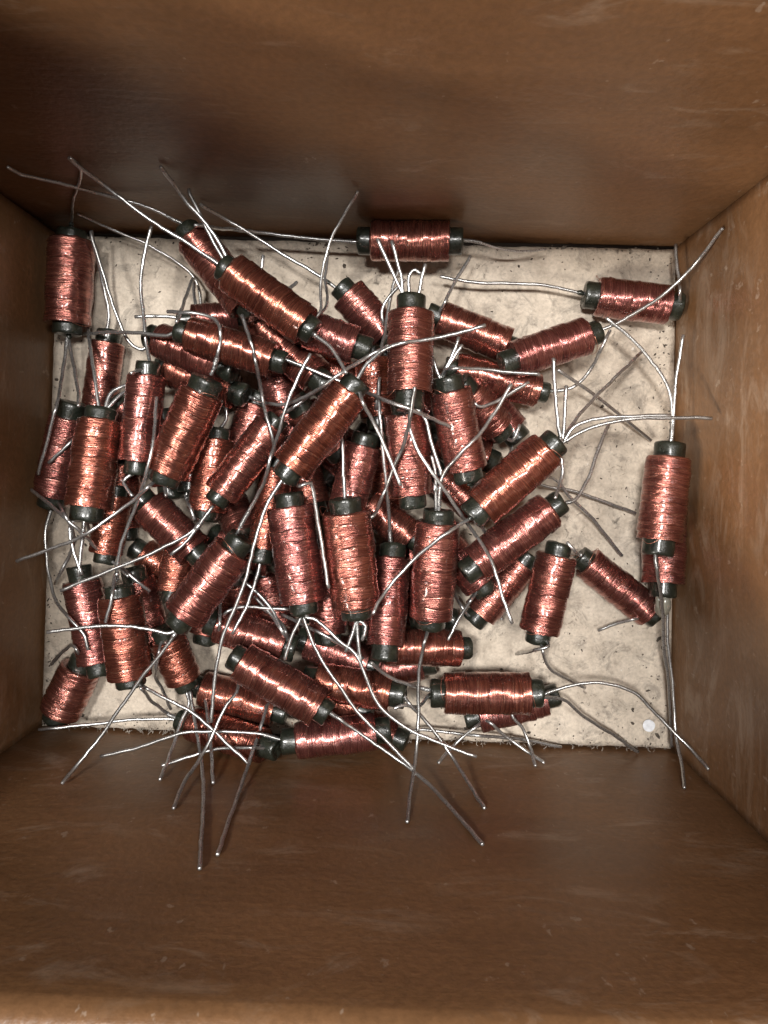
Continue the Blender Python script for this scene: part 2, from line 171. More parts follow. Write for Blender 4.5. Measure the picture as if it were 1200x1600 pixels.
(26,0,1.00,[[10.83,17.93,27.88],[10.77,15.9,28.03],[10.64,14.07,28.08],[10.72,13.17,28.1],[11.26,11.29,28.14],[12.56,8.31,28.13],[14.1,5.92,28.01],[15.93,3.4,27.67],[17.73,0.86,26.94],[18.98,-0.9,26.07],[19.62,-1.78,25.47],[20.27,-2.66,24.72],[20.93,-3.53,23.8],[22.01,-4.72,19.27],[22.71,-5.69,19.27],[23.22,-6.52,21.13],[24.2,-8.07,23.93],[24.61,-8.73,24.98],[25.45,-10.1,26.55],[26.17,-11.58,27.64],[26.67,-13.09,28.4],[27.55,-15.96,29.16],[28.98,-20.45,29.89],[30.17,-23.97,30.28]]),
(26,0,1.00,[[11.71,18.03,27.88],[11.94,16.94,28.0],[13.26,15.45,28.1],[13.76,14.62,28.15],[14.58,11.78,28.29],[15.62,7.76,28.49],[16.81,4.17,28.68]]),
(56,1,1.00,[[16.71,-3.46,21.28],[16.79,-2.26,21.39],[16.97,1.86,22.33],[17.31,3.77,22.95],[17.66,4.65,23.33],[18.6,6.05,24.22],[19.18,6.73,24.7],[21.09,8.74,25.6],[22.77,10.35,25.6],[23.64,11.19,25.3],[25.15,12.75,24.47],[26.41,14.47,23.8],[28.03,17.19,23.22],[30.82,21.98,22.73]]),
(56,0,1.00,[[16.2,-3.46,21.28],[15.98,4.65,21.73],[15.49,6.86,21.83],[15.2,7.95,21.87]]),
(55,1,1.00,[[7.18,-12.07,14.93],[7.18,-11.03,14.6],[6.86,-5.86,16.52],[6.63,-2.67,18.11],[6.45,-0.33,19.6],[6.35,0.83,19.9],[5.46,9.9,20.63],[5.08,14.34,21.1],[4.91,16.67,21.1],[4.73,20.72,20.1],[4.86,23.64,19.6]]),
(70,0,1.00,[[3.65,28.46,15.14],[3.66,29.32,15.17],[4.03,28.34,16.11],[4.43,27.83,17.09],[4.75,28.25,18.14],[5.1,29.06,19.3],[5.59,31.18,18.39],[6.04,33.65,17.63],[6.62,37.13,16.83],[7.42,41.77,16.31],[8.72,46.07,16.08]]),
(70,0,1.00,[[4.35,15.84,14.76],[4.38,15.0,14.74],[4.19,16.59,16.99],[4.18,17.36,18.23],[4.27,18.11,19.6],[4.73,22.37,19.6]]),
(28,0,1.00,[[23.74,-3.61,23.41],[22.86,-4.44,23.42],[20.05,-5.99,25.2],[19.12,-6.49,25.9],[17.37,-7.61,26.5],[16.57,-8.19,26.5],[13.24,-10.85,25.8],[11.7,-12.21,25.49],[9.45,-14.54,25.41],[7.45,-16.84,25.78],[6.17,-18.49,26.31],[5.03,-20.08,27.11],[4.61,-20.7,27.55],[3.76,-22.53,28.43]]),
(28,0,1.00,[[24.55,-4.01,23.41],[23.88,-4.94,23.42],[25.6,-6.5,19.71],[26.35,-7.41,17.67],[26.91,-8.38,15.39],[27.84,-12.39,15.52]]),
(28,0,1.00,[[39.51,10.36,23.21],[40.5,11.18,23.2],[39.94,13.8,23.34],[39.15,21.9,23.72],[38.78,26.77,23.96]]),
(28,0,1.00,[[39.81,10.36,23.21],[40.88,11.18,23.2],[41.27,18.5,23.56],[41.39,21.49,23.7]]),
(28,0,1.00,[[39.91,10.46,23.21],[41.0,11.31,23.2],[44.3,15.3,19.69],[47.72,18.69,16.77],[49.62,20.44,15.29],[52.19,22.68,13.05],[59.6,29.12,7.59],[61.77,31.01,6.0]]),
(28,0,1.00,[[40.11,9.95,23.21],[43.13,11.79,23.3],[46.57,13.42,23.5],[48.38,14.03,23.59],[52.39,14.77,23.79],[56.51,15.13,24.0],[63.97,15.2,24.36],[69.37,15.07,24.62]]),
(28,0,1.00,[[40.11,10.15,23.21],[41.26,10.93,23.2],[42.37,12.69,23.3],[43.07,13.42,23.35],[44.66,14.3,23.44],[46.51,14.91,23.54],[49.52,15.36,23.69],[55.29,15.62,23.98],[61.57,15.71,24.28]]),
(28,0,1.00,[[39.52,9.25,23.21],[40.52,9.8,23.2],[41.5,8.82,19.11],[41.79,5.46,19.02],[41.74,4.39,19.1],[41.54,3.39,19.34],[41.21,2.41,19.8],[40.76,1.46,20.55],[39.72,-0.4,22.82]]),
(40,0,1.00,[[48.85,33.43,13.05],[49.8,33.79,12.89],[54.35,35.76,13.18],[59.04,38.39,13.55],[61.97,40.26,13.86],[64.44,42.16,14.3],[66.61,44.22,14.98],[67.85,45.62,15.67],[68.73,46.84,16.64],[69.12,47.48,17.27],[69.47,48.1,18.04],[70.02,49.3,19.93],[70.59,50.89,23.25],[70.73,51.35,24.4]]),
(41,1,1.00,[[40.04,22.18,9.29],[41.24,22.0,9.21],[44.09,22.24,9.11],[44.94,22.42,9.13],[45.91,22.77,9.19],[46.8,23.25,9.32],[47.56,23.86,9.52],[48.18,24.57,9.82],[48.77,25.42,10.26],[49.29,26.34,10.85],[49.68,27.22,11.63],[49.86,27.9,12.67],[49.97,28.64,14.0],[49.99,29.38,15.7],[50.24,30.27,16.6],[50.64,31.28,16.9],[51.2,32.37,16.6],[52.1,33.65,15.08]]),
(45,0,1.00,[[49.48,43.7,4.16],[48.06,43.96,4.09],[44.19,44.79,4.37],[39.12,45.51,4.66],[33.07,45.71,5.03],[26.06,45.76,5.48],[21.3,46.38,5.78],[17.82,47.02,6.0]]),
(45,0,1.00,[[67.87,40.76,5.24],[68.75,40.61,5.31],[68.92,40.74,6.38],[68.9,40.96,7.5],[68.58,41.67,8.69],[68.11,42.63,10.0],[68.26,45.17,9.11],[68.11,47.89,8.53],[67.87,51.2,8.1],[67.82,53.12,7.92]]),
(34,1,1.00,[[65.61,10.13,12.94],[65.78,11.47,12.84],[66.01,16.0,13.04],[65.66,19.37,13.19],[65.17,21.41,13.29],[64.79,22.43,13.34],[63.8,24.13,13.43],[60.33,28.78,13.68],[58.28,31.02,13.82],[55.16,33.74,14.02],[51.65,36.42,14.21]]),
(34,0,1.00,[[65.83,10.13,12.94],[66.04,11.47,12.84],[66.31,20.32,13.24],[66.84,26.65,13.53],[67.64,32.93,13.82]]),
(34,1,1.00,[[62.88,-10.41,14.72],[62.71,-11.35,14.82],[62.22,-12.92,15.19],[62.35,-15.01,15.7],[64.12,-20.85,13.3],[64.98,-24.22,12.07],[65.57,-27.91,10.95],[66.29,-33.05,9.6],[68.07,-40.58,7.75],[68.89,-45.39,6.53],[70.59,-57.1,4.0]]),
(35,0,1.00,[[66.74,-20.36,8.53],[66.79,-21.31,8.73],[67.26,-24.81,8.76],[67.37,-31.82,8.83],[68.43,-40.23,9.03],[68.77,-46.01,9.43],[68.87,-49.6,9.93],[68.88,-51.59,10.47],[68.89,-53.35,11.27],[68.97,-54.28,11.8],[69.04,-55.15,12.45],[69.04,-55.96,13.25],[68.91,-56.71,14.22],[68.63,-57.38,15.4],[68.23,-57.95,16.8],[67.21,-58.88,20.01],[66.68,-59.27,21.7]]),
(33,1,1.00,[[50.45,-14.71,3.85],[49.74,-14.05,3.85],[47.3,-12.75,10.24],[44.92,-11.43,16.9],[43.45,-9.71,16.87]]),
(29,1,1.00,[[40.72,-2.46,18.15],[41.65,-1.87,18.06],[44.08,-1.39,17.41],[45.13,-0.86,17.08],[45.84,-0.1,16.76],[47.08,1.98,16.12],[48.46,4.83,15.17],[50.63,9.8,13.6],[53.25,15.14,12.0]]),
(27,0,1.00,[[23.15,3.07,19.54],[23.5,1.8,19.36],[30.01,3.39,16.46],[33.37,3.82,15.0],[37.02,3.97,13.54],[39.35,3.84,12.58],[41.37,3.42,11.61],[42.5,2.81,11.12],[43.45,1.91,10.62],[45.16,-0.2,9.63],[46.06,-1.15,9.14],[50.86,-5.01,6.72],[54.12,-8.52,4.83],[59.26,-14.1,2.0]]),
(44,0,1.00,[[29.22,7.51,5.4],[30.27,7.17,5.23],[39.25,2.61,4.29],[41.11,1.8,4.07],[42.24,1.45,3.96],[46.92,0.65,3.51],[51.27,-0.58,3.06],[59.56,-3.6,2.24],[62.11,-4.56,2.0]]),
(42,0,1.00,[[29.94,13.76,10.48],[30.54,13.11,9.99],[32.0,11.58,11.67],[32.61,11.37,12.58],[33.04,12.04,13.6],[33.53,13.28,13.6],[34.06,14.53,13.41]]),
(43,0,1.00,[[34.41,13.25,4.1],[35.05,12.56,4.1],[34.26,10.7,4.75],[33.42,9.1,5.5],[33.0,8.28,5.75]]),
(42,0,1.00,[[22.97,21.56,16.21],[22.52,22.12,16.69],[23.03,21.1,17.19],[23.47,19.94,17.7],[23.79,18.73,19.6],[24.46,18.01,19.39],[25.35,17.78,19.19],[26.06,17.93,19.0],[27.82,18.67,18.48],[30.93,20.47,17.87],[35.14,22.97,17.4]]),
(22,0,1.00,[[-10.82,-23.01,23.12],[-10.82,-24.33,23.12],[-12.47,-27.72,23.3],[-13.43,-30.45,23.44],[-14.02,-32.64,23.54]]),
(22,0,1.00,[[-10.41,-23.01,23.12],[-10.31,-24.32,23.12],[-7.49,-31.34,23.49],[-5.08,-35.21,23.69],[-0.24,-42.03,24.09],[1.85,-44.52,24.24],[8.16,-50.68,24.64],[11.55,-54.15,24.88]]),
(22,0,1.00,[[-10.1,-22.9,23.12],[-9.92,-24.19,23.12],[-8.34,-24.5,23.21],[-7.61,-24.81,23.25],[-5.45,-26.66,23.38],[-3.09,-28.76,23.52],[-0.62,-30.77,23.66],[0.06,-31.52,23.71],[1.08,-33.22,23.8],[2.57,-36.87,23.99],[3.47,-39.58,24.13],[4.42,-41.23,24.22],[5.65,-42.76,24.32],[7.09,-44.1,24.41],[9.64,-45.83,24.56],[12.56,-47.34,24.71],[18.52,-49.61,25.02],[24.09,-51.61,25.29]]),
(23,1,1.00,[[0.24,-23.7,23.48],[0.32,-24.89,23.4],[0.71,-29.78,23.65],[1.21,-33.18,23.8]]),
(23,0,1.00,[[0.13,-23.7,23.48],[0.19,-24.89,23.4],[-0.83,-28.72,23.58],[-1.85,-31.01,23.71]]),
(23,0,1.00,[[0.54,-23.7,23.48],[0.7,-24.89,23.4],[1.61,-25.3,23.45],[2.23,-25.9,23.49],[2.15,-26.7,23.54],[1.47,-28.7,23.63]]),
(66,1,1.00,[[16.51,-42.01,12.72],[15.28,-41.88,12.72],[13.33,-40.57,15.77],[11.41,-39.05,19.3],[10.37,-38.57,19.9],[8.38,-37.62,20.7],[6.31,-36.29,21.59],[5.4,-35.53,22.15],[4.65,-34.74,22.87],[3.28,-32.97,24.59]]),
(66,0,1.00,[[16.51,-42.9,12.72],[15.28,-42.99,12.72],[13.9,-43.92,15.45],[13.08,-44.05,16.95],[11.96,-43.65,18.61],[10.72,-42.91,20.5],[9.68,-42.65,21.1],[7.86,-43.13,21.7]]),
(59,1,1.00,[[-7.04,-43.02,21.74],[-6.28,-43.4,21.82],[-3.16,-44.59,23.8],[-1.54,-45.88,23.36],[1.37,-48.05,23.08],[3.97,-49.89,23.12],[6.88,-51.83,23.46],[8.83,-53.08,23.87],[10.57,-54.13,24.5],[12.1,-54.98,25.41],[12.89,-55.4,26.01],[13.65,-55.77,26.75],[14.38,-56.1,27.64],[15.74,-56.59,29.83],[17.59,-57.19,33.83],[19.3,-57.64,38.21],[21.77,-57.84,45.7],[22.66,-57.82,48.7]]),
(56,0,1.00,[[15.05,-25.74,19.22],[14.93,-26.76,19.11],[14.01,-29.35,21.7],[13.61,-31.54,21.02],[13.04,-34.87,20.48],[12.87,-37.95,20.32],[12.81,-42.91,20.51],[12.75,-46.56,20.96],[12.67,-48.47,21.45],[12.46,-50.56,22.16],[12.15,-52.49,23.21],[11.98,-53.39,23.89],[11.81,-54.21,24.73],[11.51,-55.24,26.95],[11.17,-56.08,30.03],[10.8,-56.72,33.63],[10.26,-57.3,39.5],[10.09,-57.38,41.5]]),
(66,1,1.00,[[37.79,-43.06,12.72],[38.8,-43.19,12.72],[42.55,-41.63,12.91],[45.65,-40.72,13.05],[48.87,-40.11,13.21],[51.09,-39.99,13.31],[53.3,-40.18,13.42],[56.31,-40.88,13.6],[58.24,-41.73,13.74],[59.16,-42.36,13.82],[61.77,-44.86,14.09],[64.75,-47.78,14.63],[66.76,-49.86,15.29],[68.6,-51.89,16.38],[69.84,-53.33,17.5],[70.41,-54.0,18.24],[70.91,-54.6,19.12],[71.75,-55.65,21.1]]),
(66,0,1.00,[[37.8,-43.28,12.72],[38.81,-43.47,12.72],[42.28,-43.89,11.3],[43.42,-44.14,10.83],[44.53,-44.58,10.35],[45.6,-45.28,9.87],[49.77,-49.16,7.91],[56.77,-54.05,4.94],[63.63,-59.19,2.0]]),
(67,0,1.00,[[25.96,-50.26,4.1],[25.1,-50.48,4.1],[27.05,-50.17,6.42],[27.97,-50.02,7.69],[28.79,-49.99,9.1],[29.59,-50.55,9.1],[32.08,-53.21,8.01],[32.94,-53.99,7.81],[33.76,-54.62,7.74],[34.67,-55.25,7.8],[35.64,-55.87,8.0],[36.64,-56.47,8.33],[37.64,-57.02,8.8],[39.55,-57.98,10.14],[40.42,-58.39,10.9]]),
(67,0,1.00,[[26.31,-50.38,4.1],[25.53,-50.62,4.1],[26.91,-50.55,5.24],[27.42,-50.73,6.42],[26.77,-50.88,7.69],[25.75,-51.14,9.1],[23.57,-52.96,8.83],[22.47,-53.83,8.9],[21.52,-54.57,9.14],[20.66,-55.28,9.56],[19.82,-55.96,10.2],[19.0,-56.58,11.03],[17.37,-57.67,13.0]]),
(67,0,1.00,[[43.19,-45.48,4.1],[44.2,-45.14,4.1],[39.64,-44.96,8.46],[36.02,-46.06,8.46],[34.28,-46.87,8.46],[33.76,-47.32,8.46],[33.46,-48.01,9.1],[33.97,-48.97,9.1],[35.9,-51.18,8.66],[36.6,-52.27,8.59],[36.95,-53.2,8.69],[37.27,-54.16,8.93],[37.54,-55.12,9.35],[37.78,-56.05,9.94],[37.97,-56.91,10.73],[38.28,-58.4,12.7]]),
(68,0,1.00,[[9.0,-53.85,5.89],[9.92,-53.98,6.1],[12.78,-52.94,6.0],[13.77,-52.82,5.98],[16.76,-53.01,6.02],[20.46,-53.38,6.34],[22.93,-53.52,6.83],[26.32,-53.46,7.9],[27.56,-53.65,7.6],[30.2,-54.34,6.13],[32.81,-54.9,5.06],[36.42,-55.64,3.91],[41.27,-56.83,2.84],[46.12,-58.08,1.98]]),
(60,0,1.00,[[7.8,-41.24,17.37],[8.66,-41.31,17.57],[9.07,-40.78,17.97],[9.45,-40.53,18.39],[9.89,-41.07,18.84],[10.41,-41.95,19.34],[11.01,-42.75,19.9],[12.3,-44.21,19.39],[13.66,-45.65,19.14],[15.78,-48.34,19.14],[17.23,-50.25,19.37],[18.36,-51.75,19.8],[19.46,-53.2,20.48],[20.49,-54.51,21.51],[21.35,-55.48,23.06],[21.81,-55.94,24.09],[22.7,-56.74,26.69],[23.55,-57.36,29.72],[24.67,-57.95,34.6]]),
(61,1,1.00,[[-15.23,-51.54,16.05],[-16.54,-51.53,16.12],[-20.26,-50.41,16.31],[-23.3,-50.01,16.45],[-30.39,-49.7,16.75],[-35.89,-49.79,17.0],[-37.04,-49.98,17.05],[-45.89,-52.94,17.47],[-53.6,-54.74,17.83]]),
(62,1,1.00,[[-37.96,-50.76,7.46],[-38.87,-50.62,7.04],[-40.67,-49.35,8.51],[-41.47,-48.59,9.33],[-42.63,-46.74,11.32],[-43.12,-45.63,12.58],[-43.45,-44.44,14.08],[-43.58,-43.14,15.9],[-43.52,-41.69,18.11],[-43.05,-38.61,23.35]]),
(49,0,1.00,[[-46.85,-38.06,17.92],[-46.71,-38.96,17.92],[-43.77,-39.17,19.99],[-42.7,-39.35,20.8],[-41.91,-40.0,20.35],[-40.03,-41.35,19.71],[-37.42,-42.93,19.18],[-34.8,-44.38,18.95],[-32.41,-46.23,18.89],[-25.85,-52.23,19.08],[-22.07,-55.82,19.28]]),
(52,0,1.00,[[-34.97,-25.89,23.12],[-37.01,-29.19,23.26],[-42.35,-35.95,23.68],[-44.97,-39.51,23.93],[-49.19,-45.82,24.54],[-50.99,-48.32,24.98],[-52.74,-50.58,25.66],[-53.85,-51.99,26.34],[-54.85,-53.27,27.3],[-55.28,-53.85,27.92],[-55.97,-54.85,29.52],[-56.26,-55.3,30.4]]),
(62,0,1.00,[[-37.96,-50.87,7.46],[-38.87,-50.76,7.04],[-41.83,-50.29,7.19],[-48.75,-50.23,7.53],[-53.59,-50.5,7.81],[-60.52,-51.24,8.44],[-63.66,-51.42,8.98],[-66.78,-51.52,9.7],[-67.92,-51.63,9.7],[-70.52,-52.08,9.04]]),
(64,0,1.00,[[-37.73,-40.97,10.89],[-37.5,-41.93,10.64],[-36.87,-42.31,10.91],[-36.39,-42.76,11.19],[-35.65,-45.37,12.19],[-35.11,-47.35,13.13],[-33.82,-50.85,15.55],[-33.1,-52.61,17.09],[-32.71,-53.35,18.04],[-32.27,-53.94,19.27],[-31.77,-54.42,20.72],[-30.68,-55.15,24.07],[-29.06,-55.82,29.76],[-27.13,-56.17,37.78],[-23.7,-56.29,53.2],[-22.23,-56.32,59.94]]),
(64,0,1.00,[[-37.85,-41.08,10.89],[-37.64,-42.08,10.64],[-36.78,-44.34,11.2],[-36.62,-45.48,11.51],[-36.79,-46.31,11.84],[-37.9,-48.77,13.09],[-38.52,-51.48,14.7],[-38.69,-52.39,15.42],[-38.83,-53.19,16.31],[-38.86,-53.71,17.41],[-38.8,-54.6,20.23],[-38.61,-55.3,23.55],[-38.31,-55.81,27.1]]),
(59,0,1.00,[[-23.78,-33.54,20.34],[-24.56,-33.08,20.26],[-25.24,-35.13,16.4],[-24.77,-38.5,16.47],[-24.59,-39.33,17.27],[-24.57,-40.09,17.94],[-24.84,-40.89,18.51],[-25.33,-41.6,18.99],[-26.56,-42.98,19.77],[-27.07,-43.75,20.1],[-28.22,-46.47,20.95],[-29.36,-49.29,21.83],[-30.17,-50.87,22.56],[-30.99,-52.31,23.51],[-31.35,-52.93,24.12],[-31.65,-53.44,24.84],[-31.94,-53.89,25.71],[-32.2,-54.24,26.75],[-32.42,-54.5,27.97],[-32.6,-54.88,30.84],[-32.41,-55.66,35.86],[-32.15,-56.08,39.4]]),
(63,0,1.00,[[-35.02,-43.57,5.36],[-35.8,-43.31,5.25],[-34.4,-44.6,7.73],[-33.71,-45.19,9.09],[-33.09,-45.75,10.6],[-32.0,-48.18,13.3],[-31.35,-50.17,15.0],[-30.75,-52.08,16.64],[-30.17,-53.52,18.5],[-29.83,-54.13,19.69],[-29.03,-55.11,22.62],[-27.68,-56.16,27.7]]),
(63,0,1.00,[[-18.36,-47.98,7.22],[-17.53,-48.14,7.33],[-19.09,-46.26,9.4],[-19.7,-46.0,10.54],[-19.86,-46.27,11.8],[-20.01,-46.99,12.75],[-20.22,-48.79,14.8],[-20.45,-49.77,15.28],[-20.64,-50.48,16.07],[-20.82,-51.15,17.2],[-20.94,-51.72,18.7],[-21.39,-53.26,20.74],[-21.59,-53.98,21.86],[-21.73,-54.59,23.13],[-21.8,-55.31,26.17],[-21.7,-55.99,31.48],[-21.47,-56.32,37.13],[-20.96,-56.38,46.6],[-20.57,-56.38,53.8],[-20.45,-56.31,55.57]]),
(62,0,1.00,[[-18.66,-53.53,15.19],[-17.71,-53.64,15.61],[-20.51,-52.73,17.83],[-21.39,-52.39,18.7],[-27.02,-52.9,17.68],[-29.32,-53.2,17.49],[-31.42,-53.65,17.51],[-34.68,-54.53,17.95],[-36.93,-55.12,18.55],[-40.09,-55.79,19.9]]),
(64,0,1.00,[[-40.94,-30.6,13.67],[-41.22,-29.85,13.92],[-40.99,-31.59,16.38],[-40.83,-32.43,17.8],[-41.2,-33.67,17.5],[-41.63,-34.94,16.9],[-42.12,-36.22,16.0],[-43.43,-38.9,12.54],[-43.66,-40.38,11.07],[-43.34,-43.14,8.45],[-43.12,-45.98,6.11],[-42.76,-49.02,3.89]]),
(51,0,1.00,[[-62.61,-39.1,4.63],[-62.22,-38.3,4.63],[-58.87,-33.17,15.4],[-59.57,-32.23,15.1],[-61.28,-32.35,12.81],[-62.89,-33.13,10.84],[-64.53,-34.32,9.11],[-67.84,-37.24,6.1],[-69.45,-38.6,4.68]]),
(65,0,1.00,[[-15.3,-32.1,13.59],[-14.46,-32.34,13.55],[-15.31,-28.47,17.2],[-16.86,-25.7,15.85],[-17.94,-23.96,15.25],[-19.24,-22.32,14.87],[-20.88,-20.77,14.62],[-24.4,-17.87,14.31]]),
(65,0,1.00,[[-15.08,-32.1,13.59],[-14.19,-32.34,13.55],[-15.35,-28.62,17.2],[-17.8,-25.41,15.41],[-19.28,-23.84,14.78],[-21.64,-21.58,14.05]]),
(65,0,1.00,[[-15.08,-32.32,13.59],[-14.19,-32.62,13.55],[-14.63,-28.69,17.2],[-15.09,-27.82,16.63],[-15.7,-27.03,16.08],[-16.47,-26.34,15.55],[-18.36,-25.12,14.68],[-20.33,-23.92,13.92]]),
(65,0,1.00,[[-29.5,-27.34,14.09],[-30.25,-27.06,14.13],[-26.82,-24.28,17.2],[-25.96,-23.77,16.77],[-24.99,-23.49,16.37],[-24.13,-23.44,16.04],[-22.02,-23.51,15.55],[-16.99,-23.97,15.0],[-14.51,-24.15,14.82]]),
(65,0,1.00,[[-29.64,-27.68,14.09],[-30.43,-27.48,14.13],[-29.56,-28.79,15.24],[-28.8,-29.02,16.39],[-28.41,-28.15,17.63],[-28.03,-26.89,19.0],[-28.05,-25.75,18.7],[-28.22,-24.59,17.8],[-28.45,-23.47,16.6],[-28.69,-22.47,15.32]]),
(75,0,1.00,[[2.59,-36.85,10.26],[3.36,-37.05,10.41],[1.51,-35.23,12.86],[0.61,-34.3,14.2],[-2.1,-31.97,16.5],[-3.86,-30.41,18.4],[-4.76,-29.74,19.0],[-5.7,-29.15,19.3],[-6.7,-28.63,19.3],[-7.75,-28.17,19.0],[-8.87,-27.76,18.4],[-10.08,-27.48,17.2],[-11.35,-27.24,15.71],[-13.88,-26.64,13.23],[-16.41,-25.95,11.07]]),
(32,0,1.00,[[38.82,-29.15,12.72],[38.66,-29.92,12.72],[40.12,-31.0,15.54],[39.81,-31.37,17.2],[39.21,-31.69,17.2],[38.31,-32.04,16.9],[37.22,-32.44,16.3],[36.71,-33.78,11.72],[35.51,-36.38,3.08]]),
(32,0,1.00,[[38.93,-29.15,12.72],[38.8,-29.92,12.72],[38.86,-31.76,14.98],[38.84,-32.64,16.3],[40.05,-35.58,13.09],[40.71,-36.79,11.74],[41.63,-37.92,10.51],[42.74,-38.85,9.38],[47.42,-41.95,5.52],[51.09,-44.14,2.94]]),
(30,0,1.00,[[26.62,-26.59,6.84],[26.09,-27.23,6.82],[25.12,-27.18,7.41],[24.28,-26.86,8.02],[22.96,-24.98,9.4],[21.12,-22.1,6.91]]),
(31,0,1.00,[[26.09,-19.31,12.0],[26.6,-19.94,11.91],[25.2,-20.92,13.53],[23.93,-22.01,15.4],[23.36,-22.99,15.02],[22.06,-25.12,14.59],[20.94,-26.99,14.55],[20.01,-28.74,14.87],[19.14,-30.48,15.4]]),
(31,0,1.00,[[26.29,-19.29,12.0],[26.85,-19.92,11.91],[28.77,-22.19,3.06],[29.63,-23.13,3.05],[30.37,-24.16,3.04],[31.3,-26.25,3.03],[31.71,-27.39,3.03],[32.02,-28.36,3.87]]),
(33,0,1.00,[[64.98,-26.75,3.85],[65.63,-27.28,3.85],[61.78,-27.57,6.11],[60.56,-27.62,7.0],[58.71,-28.36,5.86],[56.91,-29.1,4.97],[53.67,-30.77,3.9]]),
]
LOOSE=[[[41.81,25.85,14.0],[48.94,22.16,10.1],[51.33,20.81,8.8],[53.44,19.58,7.5],[58.11,16.66,4.9],[65.59,11.82,1.0]]]
PAPER=(66.53,-53.61)

# ------------------------------------------------------------------ camera
cam = bpy.data.cameras.new('camera'); camo = bpy.data.objects.new('camera', cam); col.objects.link(camo)
cam.sensor_fit = 'HORIZONTAL'; cam.sensor_width = 36.0; cam.lens = 36.0
cam.clip_start = 0.005; cam.clip_end = 20
camo.location = (CAM[2]*S, CAM[3]*S, CAM[4]*S)
camo.rotation_mode = 'XYZ'; camo.rotation_euler = (CAM[0], CAM[1], 0)
scene.camera = camo
# ------------------------------------------------------------------ light
world = bpy.data.worlds.new('World'); scene.world = world; world.use_nodes = True
bg = world.node_tree.nodes['Background']
bg.inputs[0].default_value = (0.95, 0.97, 1.0, 1); bg.inputs[1].default_value = 0.06
def area(name, loc, target, sx, sy, power, colr):
    l = bpy.data.lights.new(name, 'AREA'); l.shape = 'RECTANGLE'; l.size = sx; l.size_y = sy
    l.energy = power; l.color = colr
    o = bpy.data.objects.new(name, l); col.objects.link(o); o.location = loc
    o.rotation_euler = (Vector(target)-Vector(loc)).to_track_quat('-Z', 'Y').to_euler()
    return o
area('ceiling_lamp', (-0.13, 0.10, 0.78), (0, 0, 0), 0.065, 0.11, 6.3, (1.0, 0.97, 0.93))
area('second_ceiling_lamp', (0.20, 0.07, 0.80), (0, 0, 0), 0.06, 0.12, 3.2, (1.0, 0.97, 0.93))
area('window_light', (-0.62, -0.47, 0.71), (0.02, 0.03, 0.02), 0.20, 0.20, 9.0, (1.0, 0.93, 0.84))
area('desk_lamp', (-0.80, -0.45, 0.56), (0.03, 0.05, 0.07), 0.06, 0.06, 7.5, (1.0, 0.90, 0.78))
vs = scene.view_settings
vs.view_transform = 'Standard'; vs.look = 'None'; vs.exposure = 0.0; vs.gamma = 1.0; vs.use_curve_mapping = False
scene.cycles.use_denoising = True
# ------------------------------------------------------------------ materials
def mat(name):
    m = bpy.data.materials.new(name); m.use_nodes = True
    nt = m.node_tree; return m, nt, nt.nodes['Principled BSDF']
def N(nt, t, **kw):
    n = nt.nodes.new(t)
    for k, v in kw.items():
        if k in n.inputs.keys() if hasattr(n.inputs, 'keys') else False: n.inputs[k].default_value = v
        else: setattr(n, k, v)
    return n
def L(nt, a, b): nt.links.new(a, b)
def ramp(nt, fac, stops, interp='LINEAR'):
    r = nt.nodes.new('ShaderNodeValToRGB'); r.color_ramp.interpolation = interp
    e = r.color_ramp.elements
    while len(e) < len(stops): e.new(0.5)
    for q, (p, c) in zip(e, stops):
        q.position = p; q.color = c if len(c) == 4 else (*c, 1)
    L(nt, fac, r.inputs[0]); return r
def mapping(nt, src, scale, loc=(0,0,0), rot=(0,0,0)):
    mp = nt.nodes.new('ShaderNodeMapping'); mp.inputs['Scale'].default_value = scale
    mp.inputs['Location'].default_value = loc; mp.inputs['Rotation'].default_value = rot
    L(nt, src, mp.inputs['Vector']); return mp.outputs[0]
def noise_tex(nt, vec, scale, detail=4, rough=.55, dist=0):
    n = nt.nodes.new('ShaderNodeTexNoise'); n.inputs['Scale'].default_value = scale
    n.inputs['Detail'].default_value = detail; n.inputs['Roughness'].default_value = rough
    n.inputs['Distortion'].default_value = dist
    L(nt, vec, n.inputs['Vector']); return n.outputs[0]
def mix(nt, fac, a, b, mode='MIX'):
    m = nt.nodes.new('ShaderNodeMix'); m.data_type = 'RGBA'; m.blend_type = mode
    if isinstance(fac, (int, float)): m.inputs[0].default_value = fac
    else: L(nt, fac, m.inputs[0])
    for v, k in ((a, 6), (b, 7)):
        if isinstance(v, tuple): m.inputs[k].default_value = (*v, 1) if len(v) == 3 else v
        else: L(nt, v, m.inputs[k])
    return m.outputs[2]
def math_node(nt, op, a, b=None, clamp=False):
    m = nt.nodes.new('ShaderNodeMath'); m.operation = op; m.use_clamp = clamp
    for v, k in ((a, 0), (b, 1)):
        if v is None: continue
        if isinstance(v, (int, float)): m.inputs[k].default_value = v
        else: L(nt, v, m.inputs[k])
    return m.outputs[0]
def bump(nt, h, strength, dist, normal=None):
    b = nt.nodes.new('ShaderNodeBump'); b.inputs['Strength'].default_value = strength
    b.inputs['Distance'].default_value = dist; L(nt, h, b.inputs['Height'])
    if normal is not None: L(nt, normal, b.inputs['Normal'])
    return b.outputs[0]

